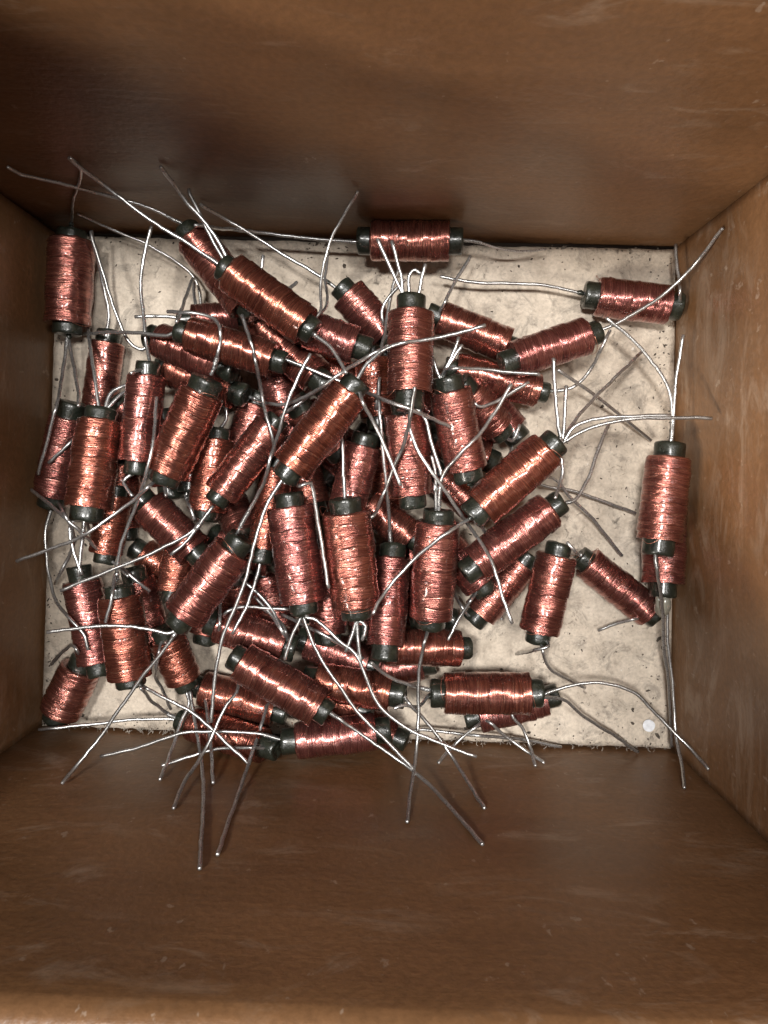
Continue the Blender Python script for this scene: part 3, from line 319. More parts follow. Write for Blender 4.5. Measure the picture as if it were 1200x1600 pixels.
def copper_material():
    m, nt, p = mat('enamelled_copper_wire')
    un = nt.nodes.new('ShaderNodeUVMap'); un.uv_map = 'UVMap'; uv = un.outputs[0]
    oi = nt.nodes.new('ShaderNodeObjectInfo')
    cmb = nt.nodes.new('ShaderNodeCombineXYZ')
    L(nt, math_node(nt, 'MULTIPLY', oi.outputs['Random'], 37.0), cmb.inputs[2])
    add = nt.nodes.new('ShaderNodeVectorMath'); add.operation = 'ADD'; L(nt, uv, add.inputs[0]); L(nt, cmb.outputs[0], add.inputs[1])
    v = add.outputs[0]
    streak = noise_tex(nt, mapping(nt, v, (2.6, 130, 1)), 1.0, 2, .55)          # single turns, running round the coil
    fine = noise_tex(nt, mapping(nt, v, (16, 70, 1)), 1.0, 4, .65)
    blotch = noise_tex(nt, mapping(nt, v, (5, 7, 1)), 1.0, 4, .6)
    c1 = ramp(nt, streak, [(.30, (.17, .054, .046)), (.50, (.335, .115, .088)), (.72, (.58, .235, .168))]).outputs[0]
    tone = ramp(nt, oi.outputs['Random'], [(0, (1.02, .94, .80)), (.45, (.97, 1, 1.02)), (1, (.98, 1.02, 1.18))]).outputs[0]
    c2 = mix(nt, 1.0, c1, tone, 'MULTIPLY')
    dk = ramp(nt, blotch, [(.32, (.50, .42, .44)), (.60, (1, 1, 1))]).outputs[0]
    c3 = mix(nt, .8, c2, dk, 'MULTIPLY')
    bu = nt.nodes.new('ShaderNodeUVMap'); bu.uv_map = 'band'                 # where one band of turns ends and the next begins
    sx = nt.nodes.new('ShaderNodeSeparateXYZ'); L(nt, bu.outputs[0], sx.inputs[0])
    edge = ramp(nt, sx.outputs[1], [(.0, (0,)*3), (.03, (1,)*3), (.09, (1,)*3), (.15, (0,)*3)]).outputs[0]
    brk = ramp(nt, noise_tex(nt, mapping(nt, v, (22, 9, 1)), 1.0, 2, .5), [(.47, (0,)*3), (.58, (1,)*3)]).outputs[0]
    thread = math_node(nt, 'MULTIPLY', edge, brk)
    L(nt, mix(nt, math_node(nt, 'MULTIPLY', thread, .22), c3, (.85, .52, .36)), p.inputs['Base Color'])
    p.inputs['Metallic'].default_value = .88
    rr = ramp(nt, fine, [(.3, (.20,)*3), (.7, (.31,)*3)]).outputs[0]
    L(nt, rr, p.inputs['Roughness'])
    h = math_node(nt, 'ADD', math_node(nt, 'MULTIPLY', streak, 1.0), math_node(nt, 'MULTIPLY', fine, .12))
    L(nt, bump(nt, h, .37, .00025), p.inputs['Normal'])
    p.inputs['Coat Weight'].default_value = .6; p.inputs['Coat Roughness'].default_value = .11
    return m
def core_material():
    m, nt, p = mat('varnished_dark_core')
    tc = nt.nodes.new('ShaderNodeTexCoord').outputs['Object']
    n = noise_tex(nt, tc, 700, 4); n2 = noise_tex(nt, tc, 2600, 3)
    L(nt, ramp(nt, n, [(.3, (.009, .011, .008)), (.6, (.017, .020, .014)), (.85, (.050, .050, .034))]).outputs[0], p.inputs['Base Color'])
    L(nt, ramp(nt, n2, [(.3, (.22,)*3), (.75, (.5,)*3)]).outputs[0], p.inputs['Roughness'])
    L(nt, bump(nt, math_node(nt, 'ADD', n, math_node(nt, 'MULTIPLY', n2, .35)), .35, .0004), p.inputs['Normal'])
    p.inputs['Coat Weight'].default_value = .4; p.inputs['Coat Roughness'].default_value = .14
    return m
def tin_material():
    m, nt, p = mat('tinned_wire')
    tc = nt.nodes.new('ShaderNodeTexCoord').outputs['Object']
    n = noise_tex(nt, tc, 500, 4); n2 = noise_tex(nt, tc, 3500, 2)
    oi = nt.nodes.new('ShaderNodeObjectInfo').outputs['Random']
    c = ramp(nt, n, [(.3, (.40, .398, .392)), (.65, (.55, .55, .545))]).outputs[0]
    t = ramp(nt, oi, [(0, (.78, .77, .76)), (.4, (1, 1, 1)), (1, (1.1, 1.1, 1.1))]).outputs[0]
    L(nt, mix(nt, 1, c, t, 'MULTIPLY'), p.inputs['Base Color'])
    p.inputs['Metallic'].default_value = .86
    L(nt, ramp(nt, n2, [(.3, (.24,)*3), (.7, (.38,)*3)]).outputs[0], p.inputs['Roughness'])
    L(nt, bump(nt, n2, .12, .0001), p.inputs['Normal'])
    return m
def wood_material(name, seed, axis, dust=0.0):
    m, nt, p = mat(name)
    tc = nt.nodes.new('ShaderNodeTexCoord').outputs['Object']
    sc = (14, 260, 260) if axis == 'x' else (260, 14, 260)
    grain = noise_tex(nt, mapping(nt, tc, sc, (seed, seed*2, seed)), 1.0, 5, .6, .4)
    broad = noise_tex(nt, mapping(nt, tc, (18, 18, 30), (seed*3, 0, seed)), 1.0, 4, .55)
    speck = noise_tex(nt, mapping(nt, tc, (900, 900, 900), (seed, 0, 0)), 1.0, 2, .5)
    base = ramp(nt, grain, [(.25, (.180, .092, .041)), (.55, (.194, .100, .046)), (.8, (.206, .108, .051))]).outputs[0]
    b2 = ramp(nt, broad, [(.3, (.68, .66, .64)), (.65, (1.06, 1.04, 1.02))]).outputs[0]
    c = mix(nt, 1, base, b2, 'MULTIPLY')
    c = mix(nt, .30, c, ramp(nt, speck, [(.3, (.55, .55, .55)), (.7, (1.3, 1.3, 1.3))]).outputs[0], 'MULTIPLY')
    # pale scuffs and dried dust, with shapes of their own
    sm = (45, 120, 120) if axis == 'x' else (120, 45, 120)
    sc1 = noise_tex(nt, mapping(nt, tc, sm, (seed*5, 1, 2)), 1.0, 6, .72, 1.2)
    where = noise_tex(nt, mapping(nt, tc, (34, 34, 60), (seed*7, 3, 1)), 1.0, 2, .5)
    mask = math_node(nt, 'MULTIPLY', ramp(nt, sc1, [(.545-dust*.5, (0,)*3), (.70-dust*.4, (1,)*3)]).outputs[0], ramp(nt, where, [(.47-dust, (0,)*3), (.62-dust*.6, (1,)*3)]).outputs[0])
    c = mix(nt, math_node(nt, 'MULTIPLY', mask, .36), c, (.42, .33, .25))
    sc2 = noise_tex(nt, mapping(nt, tc, (420, 420, 300), (seed*2, 5, 9)), 1.0, 3, .6)
    mask2 = ramp(nt, sc2, [(.69-dust*.35, (0,)*3), (.74-dust*.25, (1,)*3)]).outputs[0]
    c = mix(nt, math_node(nt, 'MULTIPLY', mask2, .28), c, (.5, .42, .34))
    L(nt, c, p.inputs['Base Color'])
    L(nt, ramp(nt, broad, [(.3, (.32,)*3), (.7, (.50,)*3)]).outputs[0], p.inputs['Roughness'])
    L(nt, bump(nt, math_node(nt, 'ADD', math_node(nt, 'MULTIPLY', grain, .6), math_node(nt, 'MULTIPLY', speck, .5)), .25, .0006), p.inputs['Normal'])
    p.inputs['Specular IOR Level'].default_value = .3
    return m
def board_material():
    m, nt, p = mat('dusty_pale_board')
    tc = nt.nodes.new('ShaderNodeTexCoord').outputs['Object']
    a = noise_tex(nt, tc, 45, 5, .6); b = noise_tex(nt, tc, 260, 4, .6); f = noise_tex(nt, tc, 1500, 3, .6)
    base = ramp(nt, a, [(.25, (.50, .425, .345)), (.55, (.62, .54, .445)), (.8, (.69, .61, .515))]).outputs[0]
    c = mix(nt, .5, base, ramp(nt, b, [(.3, (.58, .56, .54)), (.6, (1.05, 1.05, 1.05))]).outputs[0], 'MULTIPLY')
    c = mix(nt, .5, c, ramp(nt, f, [(.3, (.7, .7, .7)), (.65, (1.15, 1.15, 1.15))]).outputs[0], 'MULTIPLY')
    sp = noise_tex(nt, mapping(nt, tc, (620, 560, 600)), 1.0, 5, .7, .6)
    wh = noise_tex(nt, tc, 60, 3, .6)
    sm_ = math_node(nt, 'MULTIPLY', ramp(nt, noise_tex(nt, mapping(nt, tc, (150, 150, 150), (2, 7, 0)), 1.0, 7, .78, 1.0), [(.52, (0,)*3), (.63, (1,)*3)]).outputs[0], .6)
    c = mix(nt, sm_, c, (.20, .175, .15))
    mk = math_node(nt, 'MULTIPLY', ramp(nt, sp, [(.56, (0,)*3), (.68, (1,)*3)]).outputs[0], ramp(nt, wh, [(.42, (0,)*3), (.60, (1,)*3)]).outputs[0])
    c = mix(nt, math_node(nt, 'MULTIPLY', mk, .85), c, (.085, .072, .06))
    li = ramp(nt, noise_tex(nt, tc, 820, 3, .6), [(.70, (0,)*3), (.75, (1,)*3)]).outputs[0]
    c = mix(nt, math_node(nt, 'MULTIPLY', li, .6), c, (.78, .74, .68))
    L(nt, c, p.inputs['Base Color'])
    p.inputs['Roughness'].default_value = .85; p.inputs['Specular IOR Level'].default_value = .2
    h = math_node(nt, 'ADD', math_node(nt, 'MULTIPLY', b, .7), math_node(nt, 'MULTIPLY', f, .4))
    L(nt, bump(nt, h, .5, .0008), p.inputs['Normal'])
    return m
def plain(name, c, rough, metal=0, trans=0):
    m, nt, p = mat(name)
    tc = nt.nodes.new('ShaderNodeTexCoord').outputs['Object']
    n = noise_tex(nt, tc, 900, 3)
    L(nt, ramp(nt, n, [(.3, tuple(x*.8 for x in c)), (.7, tuple(min(1, x*1.1) for x in c))]).outputs[0], p.inputs['Base Color'])
    p.inputs['Roughness'].default_value = rough; p.inputs['Metallic'].default_value = metal
    p.inputs['Transmission Weight'].default_value = trans
    return m
M_COP = copper_material(); M_CORE = core_material(); M_TIN = tin_material()
M_BOARD = board_material()
M_STRAND = plain('bare_copper_strand', (.62, .27, .19), .3, .9)
M_PAPER = plain('white_paper', (.78, .80, .84), .7)
M_GLUE = plain('clear_varnish_blob', (.42, .40, .33), .15, 0, .5)
M_DIRT = plain('dirt_crumb', (.09, .075, .06), .9)
M_FIBRE = plain('pale_fibre', (.62, .57, .50), .9)
M_GAP = plain('dark_under_board', (.030, .020, .014), .9)
# ------------------------------------------------------------------ helpers
def obj(name, verts, faces, material, parent=None, smooth=True, uvs=None):
    me = bpy.data.meshes.new(name); me.from_pydata(verts, [], faces)
    if uvs is not None:
        uvl = me.uv_layers.new(name='UVMap')
        for lp in me.loops: uvl.data[lp.index].uv = uvs[lp.vertex_index]
    me.materials.append(material); me.validate(); me.update()
    if smooth: me.polygons.foreach_set('use_smooth', [True]*len(me.polygons))
    o = bpy.data.objects.new(name, me); col.objects.link(o)
    if parent is not None: o.parent = parent
    return o
def empty(name, loc=(0,0,0)):
    o = bpy.data.objects.new(name, None); col.objects.link(o); o.location = loc
    o.empty_display_size = .005
    return o
def tag(o, label, cat=None, group=None, kind=None):
    o['label'] = label
    if cat: o['category'] = cat
    if group: o['group'] = group
    if kind: o['kind'] = kind
def resample(pts, step):
    pts = [Vector(p) for p in pts]; out = []
    P = [2*pts[0]-pts[1]] + pts + [2*pts[-1]-pts[-2]]
    for i in range(1, len(P)-2):
        p0, p1, p2, p3 = P[i-1:i+3]; l = (p2-p1).length
        k = max(1, int(math.ceil(l/step)))
        m1 = (p2-p0)*.5; m2 = (p3-p1)*.5
        if m1.length > l: m1 *= l/m1.length
        if m2.length > l: m2 *= l/m2.length
        for q in range(k):
            s = q/k
            out.append((2*s**3-3*s**2+1)*p1+(s**3-2*s**2+s)*m1+(-2*s**3+3*s**2)*p2+(s**3-s**2)*m2)
    out.append(pts[-1]); return out
def tube(pts, rad, sides=7):
    """verts and faces of a round wire with domed ends"""
    V, F = [], []
    n = len(pts); t = [(pts[min(i+1, n-1)]-pts[max(i-1, 0)]).normalized() for i in range(n)]
    u = t[0].orthogonal().normalized(); rings = []
    seq = [(pts[0]-t[0]*rad*.35, .55, 0)] + [(pts[i], 1.0, i) for i in range(n)] + [(pts[-1]+t[-1]*rad*.35, .6, n-1)]
    for c, f, i in seq:
        u = (u - t[i]*u.dot(t[i])).normalized(); w = t[i].cross(u)
        rings.append(len(V))
        for k in range(sides):
            a = 2*math.pi*k/sides
            V.append(tuple(c + (u*math.cos(a)+w*math.sin(a))*rad*f))
    for a, b in zip(rings[:-1], rings[1:]):
        for k in range(sides):
            F.append((a+k, a+(k+1) % sides, b+(k+1) % sides, b+k))
    F.append(tuple(rings[0]+k for k in range(sides))[::-1]); F.append(tuple(rings[-1]+k for k in range(sides)))
    return V, F
# ------------------------------------------------------------------ drawer
drawer = empty('wooden_drawer')
tag(drawer, 'brown stained wooden drawer with pale dusty board bottom, holding the heap of coils', 'drawer')
Q = [Vector((x*S, y*S, 0)) for x, y in QUAD]          # back left, back right, front right, front left
def panel(name, a, b, inward, zt, thick, material, round_top=False, ext=.012):
    """an upright board whose inner face runs from a to b"""
    d = (b-a).normalized(); nrm = Vector((-d.y, d.x, 0))
    if nrm.dot(inward-a) > 0: nrm = -nrm
    A, B = a-d*ext, b+d*ext; V, F = [], []
    nx, prof = 60, []
    zb = -.010
    for k in range(25): prof.append((0, zb+(zt-.003-zb)*k/24))
    rt = .0035
    for k in range(1, 6): an = k/5*math.pi/2; prof.append((rt*(1-math.cos(an)), zt-rt+rt*math.sin(an)))
    for k in range(0, 6): an = k/5*math.pi/2; prof.append((thick-rt+rt*math.sin(an), zt-rt+rt*math.cos(an)))
    prof.append((thick, zb))
    for i in range(nx+1):
        p = A.lerp(B, i/nx)
        for o_, z in prof:
            q = p + nrm*o_
            wob = noise.noise(Vector((q.x*30, q.y*30, z*30)))*.00018 + noise.noise(Vector((q.x*120+4, q.y*120, z*120)))*.00006
            V.append(tuple(q + nrm*(wob) + Vector((0, 0, z))))
    m = len(prof)
    for i in range(nx):
        for k in range(m-1):
            F.append((i*m+k, (i+1)*m+k, (i+1)*m+k+1, i*m+k+1))
    F.append(tuple(range(m))); F.append(tuple(nx*m+k for k in range(m))[::-1])
    o = obj(name, V, F, material, drawer)
    bm = bmesh.new(); bm.from_mesh(o.data); bmesh.ops.recalc_face_normals(bm, faces=bm.faces); bm.to_mesh(o.data); bm.free()
    return o
cen = Vector((0, 0, 0))
WH = .122
panel('back_panel', Q[0], Q[1], cen, WH, .010, wood_material('stained_wood_back', 1.7, 'x'))
panel('front_panel', Q[3], Q[2], cen, .0908, .012, wood_material('stained_wood_front', 5.3, 'x', .06))
# the side panels butt against the back and the front
def side(name, a, b, material):
    panel(name, a, b, cen, WH-.001, .010, material, ext=-.0007)
side('side_panel', Q[0], Q[3], wood_material('stained_wood_side', 9.1, 'y', .04))
side('side_panel', Q[1], Q[2], wood_material('stained_wood_other_side', 13.9, 'y', .12))
def board():
    V, F = [], []; n = 90
    def edge(p, q, fray):
        out = []
        for i in range(n):
            s = i/n; c = p.lerp(q, s)
            out.append(c)
        return out
    ins = [.0013, .0004, .0006, .0005]
    ring = []
    cs = []
    for i in range(4):
        a, b = Q[i], Q[(i+1) % 4]; d = (b-a).normalized(); nr = Vector((-d.y, d.x, 0))
        if nr.dot(-a) < 0: nr = -nr
        cs.append((a+nr*ins[i], d))
    cor = []
    for i in range(4):
        p, d = cs[i-1]; q, e = cs[i]
        den = d.x*e.y-d.y*e.x; w = q-p; t = (w.x*e.y-w.y*e.x)/den
        cor.append(p+d*t)
    for i in range(4):
        a, b = cor[i], cor[(i+1) % 4]; d = (b-a).normalized(); nr = Vector((-d.y, d.x, 0))
        if nr.dot(-a) < 0: nr = -nr
        fr = (.0004, .0001, .0006, .0001)[i]
        for k in range(n):
            c = a.lerp(b, k/n)
            c = c + nr*(fr*abs(noise.noise(Vector((c.x*420, c.y*420, i))))+fr*.5*random.random())
            ring.append(c)
    m = len(ring)
    steps = 46
    for j in range(steps+1):
        f = 1-j/steps*.995
        for k, c in enumerate(ring):
            q = c*f
            z = noise.noise(Vector((q.x*60, q.y*60, 3)))*.00012+noise.noise(Vector((q.x*260, q.y*260, 8)))*.00006
            if j == 0: z -= .0004
            V.append((q.x, q.y, z-.0002))
    for j in range(steps):
        for k in range(m): F.append((j*m+k, j*m+(k+1) % m, (j+1)*m+(k+1) % m, (j+1)*m+k))
    b0 = len(V)
    for c in ring: V.append((c.x, c.y, -.0024))
    for k in range(m): F.append((b0+k, b0+(k+1) % m, (k+1) % m, k))
    F.append(tuple(steps*m+k for k in range(m)))
    o = obj('bottom_board', V, F, M_BOARD, drawer)
    bm = bmesh.new(); bm.from_mesh(o.data); bmesh.ops.recalc_face_normals(bm, faces=bm.faces); bm.to_mesh(o.data); bm.free()
    o['label'] = 'pale dusty fibreboard bottom with frayed edges and dark specks'
board()
ug = [q*1.0 for q in Q]
obj('under_board', [(q.x, q.y, -.0030) for q in ug]+[(q.x, q.y, -.006) for q in ug],
    [(3, 2, 1, 0), (4, 5, 6, 7), (0, 1, 5, 4), (1, 2, 6, 5), (2, 3, 7, 6), (3, 0, 4, 7)], M_GAP, drawer, smooth=False)
# ------------------------------------------------------------------ coils
def winding_mesh(seed):
    """unit radius, unit length along z: wire wound in uneven bands with zigzag edges"""
    rnd = random.Random(seed)
    nb = rnd.choice((8, 9, 9, 10)); na, per = 56, 9
    edges = [0.0]
    for i in range(nb): edges.append(edges[-1]+rnd.uniform(.8, 1.2))
    edges = [e/edges[-1] for e in edges]
    off = [rnd.uniform(-.018, .018) for _ in range(nb)]; off[0] -= .012; off[-1] -= .012
    tilt = [rnd.uniform(-.030, .036) for _ in range(nb)]
    lob = [(rnd.choice((2, 3, 3, 4)), rnd.uniform(0, 6.28), rnd.uniform(.006, .018)) for _ in range(nb)]
    ph = [rnd.uniform(0, 6.28) for _ in range(nb+1)]
    kz = [rnd.choice((3, 4, 5)) for _ in range(nb+1)]
    V, F, UV, UB = [], [], [], []
    prof = [(.0, -.5, 0), (.04, -.10, .5), (.14, .0, .6), (.30, .006, 1), (.5, .01, 1), (.70, .006, 1), (.86, 0, .6), (.96, -.08, .5), (1.0, -.42, 0)]
    rows = []
    for b in range(nb):
        for q, (f, dip, fl) in enumerate(prof):
            rows.append((b, f, dip, fl))
    tri = lambda x: abs(((x/(2*math.pi)) % 1)*2-1)*2-1
    ox = seed*13.7
    def ring(zf, rf, uvv, fb=.5):
        for k in range(na+1):
            a = 2*math.pi*k/na
            r = rf(a); z = zf(a)
            V.append((r*math.cos(a), r*math.sin(a), z)); UV.append((k/na, uvv)); UB.append((k/na, fb))
    def rad_at(b, f, dip, a, z):
        low = noise.noise(Vector((math.cos(a)*.8+ox, math.sin(a)*.8, z*2.2)))*.035
        mid = noise.noise(Vector((math.cos(a)*2.6+ox, math.sin(a)*2.6, z*9)))*.005
        fine = noise.noise(Vector((math.cos(a)*7+ox, math.sin(a)*7, z*42)))*.003
        return 1.0 + off[b] + tilt[b]*(f-.5) + dip*.036 + low + mid + fine + lob[b][2]*math.cos(lob[b][0]*a+lob[b][1]) + .009*math.cos(6*a+lob[b][1]*2+(1 if b % 2 else -1)*(f-.5)*3.6)
    # first end face
    e0 = lambda a: -.5 + .012*noise.noise(Vector((math.cos(a)*3+ox, math.sin(a)*3, 1)))
    ring(lambda a: -.5+.012, lambda a: .55, -.03)
    ring(lambda a: e0(a)+.004, lambda a: .80, -.02)
    ring(lambda a: e0(a)+.001, lambda a: .93+.03*noise.noise(Vector((math.cos(a)*4+ox, math.sin(a)*4, 5))), -.01)
    for (b, f, dip, fl) in rows:
        def zf(a, b=b, f=f):
            lo = edges[b] + (0 if b == 0 else .010*tri(kz[b]*a+ph[b])+.006*noise.noise(Vector((math.cos(a)*5+ox, math.sin(a)*5, b))))
            hi = edges[b+1] + (0 if b == nb-1 else .010*tri(kz[b+1]*a+ph[b+1])+.006*noise.noise(Vector((math.cos(a)*5+ox, math.sin(a)*5, b+1))))
            s = lo+(hi-lo)*f
            en = 0
            if s < .06: en = .012*noise.noise(Vector((math.cos(a)*3+ox, math.sin(a)*3, 1)))*(1-s/.06)
            if s > .94: en = .012*noise.noise(Vector((math.cos(a)*3+ox, math.sin(a)*3, 7)))*((s-.94)/.06)
            return s-.5+en+.008
        z0 = edges[b]+(edges[b+1]-edges[b])*f-.5
        d2 = dip
        ring(lambda a: zf(a)*.985, lambda a, b=b, f=f, d2=d2: rad_at(b, f, d2, a, z0), z0+.5, f)
    e1 = lambda a: .5 + .012*noise.noise(Vector((math.cos(a)*3+ox, math.sin(a)*3, 7)))
    ring(lambda a: e1(a)-.001, lambda a: .93+.03*noise.noise(Vector((math.cos(a)*4+ox, math.sin(a)*4, 9))), 1.01)
    ring(lambda a: e1(a)-.004, lambda a: .80, 1.02)
    ring(lambda a: .5-.012, lambda a: .55, 1.03)
    m = na+1
    # close the seam exactly
    for r in range(len(V)//m):
        V[r*m+na] = V[r*m]
    for r in range(len(V)//m-1):
        for k in range(na): F.append((r*m+k, r*m+k+1, (r+1)*m+k+1, (r+1)*m+k))
    me = bpy.data.meshes.new('winding'); me.from_pydata(V, [], F)
    uvl = me.uv_layers.new(name='UVMap')
    for lp in me.loops: uvl.data[lp.index].uv = UV[lp.vertex_index]
    ubl = me.uv_layers.new(name='band')
    for lp in me.loops: ubl.data[lp.index].uv = UB[lp.vertex_index]
    me.materials.append(M_COP); me.update()
    me.polygons.foreach_set('use_smooth', [True]*len(me.polygons))
    # merge the seam so that the shading runs through it
    bm = bmesh.new(); bm.from_mesh(me); bmesh.ops.remove_doubles(bm, verts=bm.verts, dist=1e-5); bm.to_mesh(me); bm.free()
    return me
WIND = [winding_mesh(s) for s in range(1, 8)]
def core_geometry(R, half, seed):
    """dark varnished rod with chamfered rims and dished ends, along z"""
    rnd = random.Random(seed); na = 28; V, F = [], []
    pr = [(0, -half+.35), (R*.35, -half+.30), (R*.62, -half+.10), (R*.74, -half), (R*.93, -half+.03), (R*1.0, -half+.30), (R*1.01, -half+.9), (R*1.0, -half+1.8), (R*.99, -half+2.6), (R*1.0, -half+3.6)]
    pr = pr + [(r, -z) for r, z in pr[::-1]]
    for j, (r, z) in enumerate(pr):
        for k in range(na):
            a = 2*math.pi*k/na
            q = r*(1+.06*noise.noise(Vector((math.cos(a)*1.3+seed*3.1, math.sin(a)*1.3, z*.35)))+.012*noise.noise(Vector((math.cos(a)*4+seed, math.sin(a)*4, z*1.2))))
            V.append((q*math.cos(a)*S, q*math.sin(a)*S, (z+.28*noise.noise(Vector((math.cos(a)*1.2+seed, math.sin(a)*1.2, z))))*S))
    for j in range(len(pr)-1):
        for k in range(na): F.append((j*na+k, j*na+(k+1) % na, (j+1)*na+(k+1) % na, (j+1)*na+k))
    return V, F
LABELS = {
1: 'copper coil upright along the left wall in the back left corner',
2: 'shaded copper coil on the board just below the back left corner coil',
3: 'copper coil touching the left wall halfway along, tucked under its pinker neighbour',
4: 'pinkish copper coil at far left with three leads curling off its back end',
5: 'narrow upright coil left of the heap with one lead reaching to the back wall',
6: 'bright orange coil tilted right, left of centre, with a hooked lead over its back end',
7: 'near horizontal coil at upper left of the heap, lying under the large tilted one',
8: 'coil peeping out behind the left end of the near horizontal upper left coil',
9: 'coil crossing under the hooked lead coil, its dark right end showing',
10: 'topmost coil at upper left, slanting down to the right with three long leads',
11: 'slanted coil nearest the back wall at left, mostly under the topmost upper left coil',
12: 'half buried coil whose dark end stands up behind the near horizontal upper left coil',
13: 'buried coil between the near horizontal coil and the slanted topmost one',
14: 'pink sliver of a coil showing under the lower end of the topmost slanted coil',
15: 'buried pink coil below the right end of the near horizontal upper left coil',
17: 'orange coil slanting down left beside the big central coil, two leads at its foot',
18: 'short visible coil upright between two orange slanted coils left of centre',
19: 'coil mostly hidden under the hooked lead coil, only its dark foot showing',
20: 'deep buried coil seen in the gap above the orange slanted coil left of centre',
21: 'large pink copper coil on top at the centre, slanting up to the right',
22: 'glossy coil standing upright in the picture, left one of the central pair at the front',
23: 'widest glossy upright coil, right one of the central pair, with two bright streaks',
24: 'coil going under the wide glossy upright coil, right of the big central coil',
25: 'upright coil right of centre, below the orange red upright one',
26: 'orange red upright coil at the back centre with a fan of leads at its head',
27: 'rosy coil leaning left, right of the two stacked upright coils',
28: 'top coil at right of the heap slanting up to the right with many long leads',
29: 'pink slanted coil lying right under the long leaded top coil at right',
30: 'dark orange coil half hidden beneath the two slanted coils at right',
31: 'coil end poking out under the left foot of the pink slanted coil at right',
32: 'upright coil at right of the heap with a ragged dark head, beside the pale board',
33: 'coil lying alone on the board at lower right, slanting down to the right',
34: 'upper coil of the two stacked against the right wall',
35: 'lower coil of the two stacked against the right wall, with a clear varnish blob',
36: 'coil lying alone along the back wall, leads spread to both sides',
37: 'slanted coil at the back, left of the orange red upright coil',
38: 'short coil continuing right from the foot of the topmost upper left coil',
39: 'coil on the board behind right, slanting under the dark capped coil',
40: 'coil at right back rising to the right, its lead crossing to the right wall',
41: 'flat low coil below the rising right back coil, its end on the open board',
42: 'curved looking coil end at right of the rosy coil, with a glossy cap',
43: 'deepest coil end at right edge of the heap, behind the glossy capped one',
44: 'dark buried coil in the gap between the rosy coil and the long leaded top coil',
45: 'ragged coil lying alone on the board in the back right corner',
46: 'rusty orange coil slanting down to the right at lower left, under two crossing leads',
47: 'narrow dark coil below the pinkish far left coil, under crossing wires',
48: 'slim reddish coil under the rusty orange slanted coil at lower left',
49: 'upright coil at lower left with a long thick lead rising from its dark head',
50: 'narrow coil tucked along the left side of the lower left upright coil',
51: 'dark red coil in the front left corner of the drawer',
52: 'large coil slanting up to the right, lower left of centre, with a dusty dark head',
53: 'slim coil hidden left of the glossy central pair, small dark foot showing',
54: 'coil seen in the gap between and below the glossy central pair',
55: 'upright coil right of the glossy central pair, lower and in shade',
56: 'glossy upright coil at lower right of centre with three pale streaks',
57: 'dark buried coil under the upright coil right of centre',
59: 'slanted front coil left of centre pointing down to the right with a long lead',
60: 'coil at the front centre behind the slanted front coil, pointing right',
61: 'front most coil lying level along the front wall',
62: 'coil at the front left, half under the dark end of the level front coil',
63: 'dark coil in shade at the front left, under a tangle of leads',
64: 'coil with a dark open end above the tangle of leads at front left',
65: 'dark coil under the tangle of wires below the large lower left coil',
66: 'level coil at the front right with bright zigzag streak and leads to the right',
67: 'coil on the board beneath the level front right coil',
68: 'small coil end low on the board, right of the front most coil',
70: 'small pinkish coil part behind the head of the big central coil',
73: 'level coil buried at the front, below the glossy streaked upright coil',
74: 'deep coil glimpsed right under the big central coil',
75: 'deep level coil glimpsed below the feet of the glossy central pair',
80: 'buried coil glimpsed just below the foot of the big central coil',
81: 'buried coil glimpsed left of the upright coil right of centre',
82: 'buried coil glimpsed between the shaded upright coil and the streaked glossy one',
83: 'buried coil glimpsed left of the feet of the glossy central pair',
85: 'buried coil glimpsed in the slit between the two glossy central coils',
86: 'buried coil glimpsed right under the large coil at lower left of centre',
87: 'buried coil glimpsed right of the foot of the widest glossy coil',
88: 'buried coil glimpsed under the foot of the rosy leaning coil',
89: 'buried coil glimpsed between the narrow upright coil and the hooked lead coil',
91: 'buried coil glimpsed behind the dusty head of the large lower left coil',
92: 'buried coil glimpsed under the rusty orange slanted coil, beside a patch of bare board',
93: 'buried coil lying across at the bottom behind the level buried front coil',
94: 'buried coil glimpsed above the upper left side of the big central coil',
95: 'buried coil glimpsed between the orange red upright coil and the rosy coil',
96: 'buried coil glimpsed right of the foot of the orange slanted coil',
97: 'buried coil glimpsed under the wires left of the left glossy coil',
98: 'buried coil glimpsed just above the head of the widest glossy coil',
99: 'buried coil glimpsed below the pinkish far left coil on its right side',
101: 'buried coil glimpsed between the slanted front coil and the front most coil',
102: 'buried coil glimpsed left of the level front right coil',
103: 'buried coil glimpsed under the foot of the hooked lead coil',
104: 'buried coil glimpsed left of the head of the big central coil',
76: 'deep red coil in shade between the lower left upright coil and the large slanted one',
}
GROUP = 'copper coils heaped in the drawer'
EXT = 3.0; RW = .37
roots = {}
for n, (cid, c) in enumerate(COILS.items()):
    a, b, r = Vector(c[0:3]), Vector(c[3:6]), c[6]
    mid = (a+b)/2; d = b-a; ln = d.length
    root = empty('copper_coil')
    spin = random.Random(cid).uniform(0, 6.28)
    mw = Matrix.Translation(mid*S) @ d.to_track_quat('Z', 'Y').to_matrix().to_4x4()
    root.matrix_world = mw
    tag(root, LABELS[cid], 'coil', GROUP)
    w = bpy.data.objects.new('winding', WIND[(cid*5+n) % len(WIND)]); col.objects.link(w); w.parent = root
    w.scale = (r*S*1.03, r*S*1.03, ln*S*random.Random(cid+5).uniform(.97, 1.05)); w.rotation_euler = (0, 0, spin)
    V, F = core_geometry(r*random.Random(cid+50).uniform(.63, .73), ln/2+EXT+random.Random(cid+90).uniform(-.55, .15), cid)
    obj('core', V, F, M_CORE, root)
    roots[cid] = (root, mw.inverted())
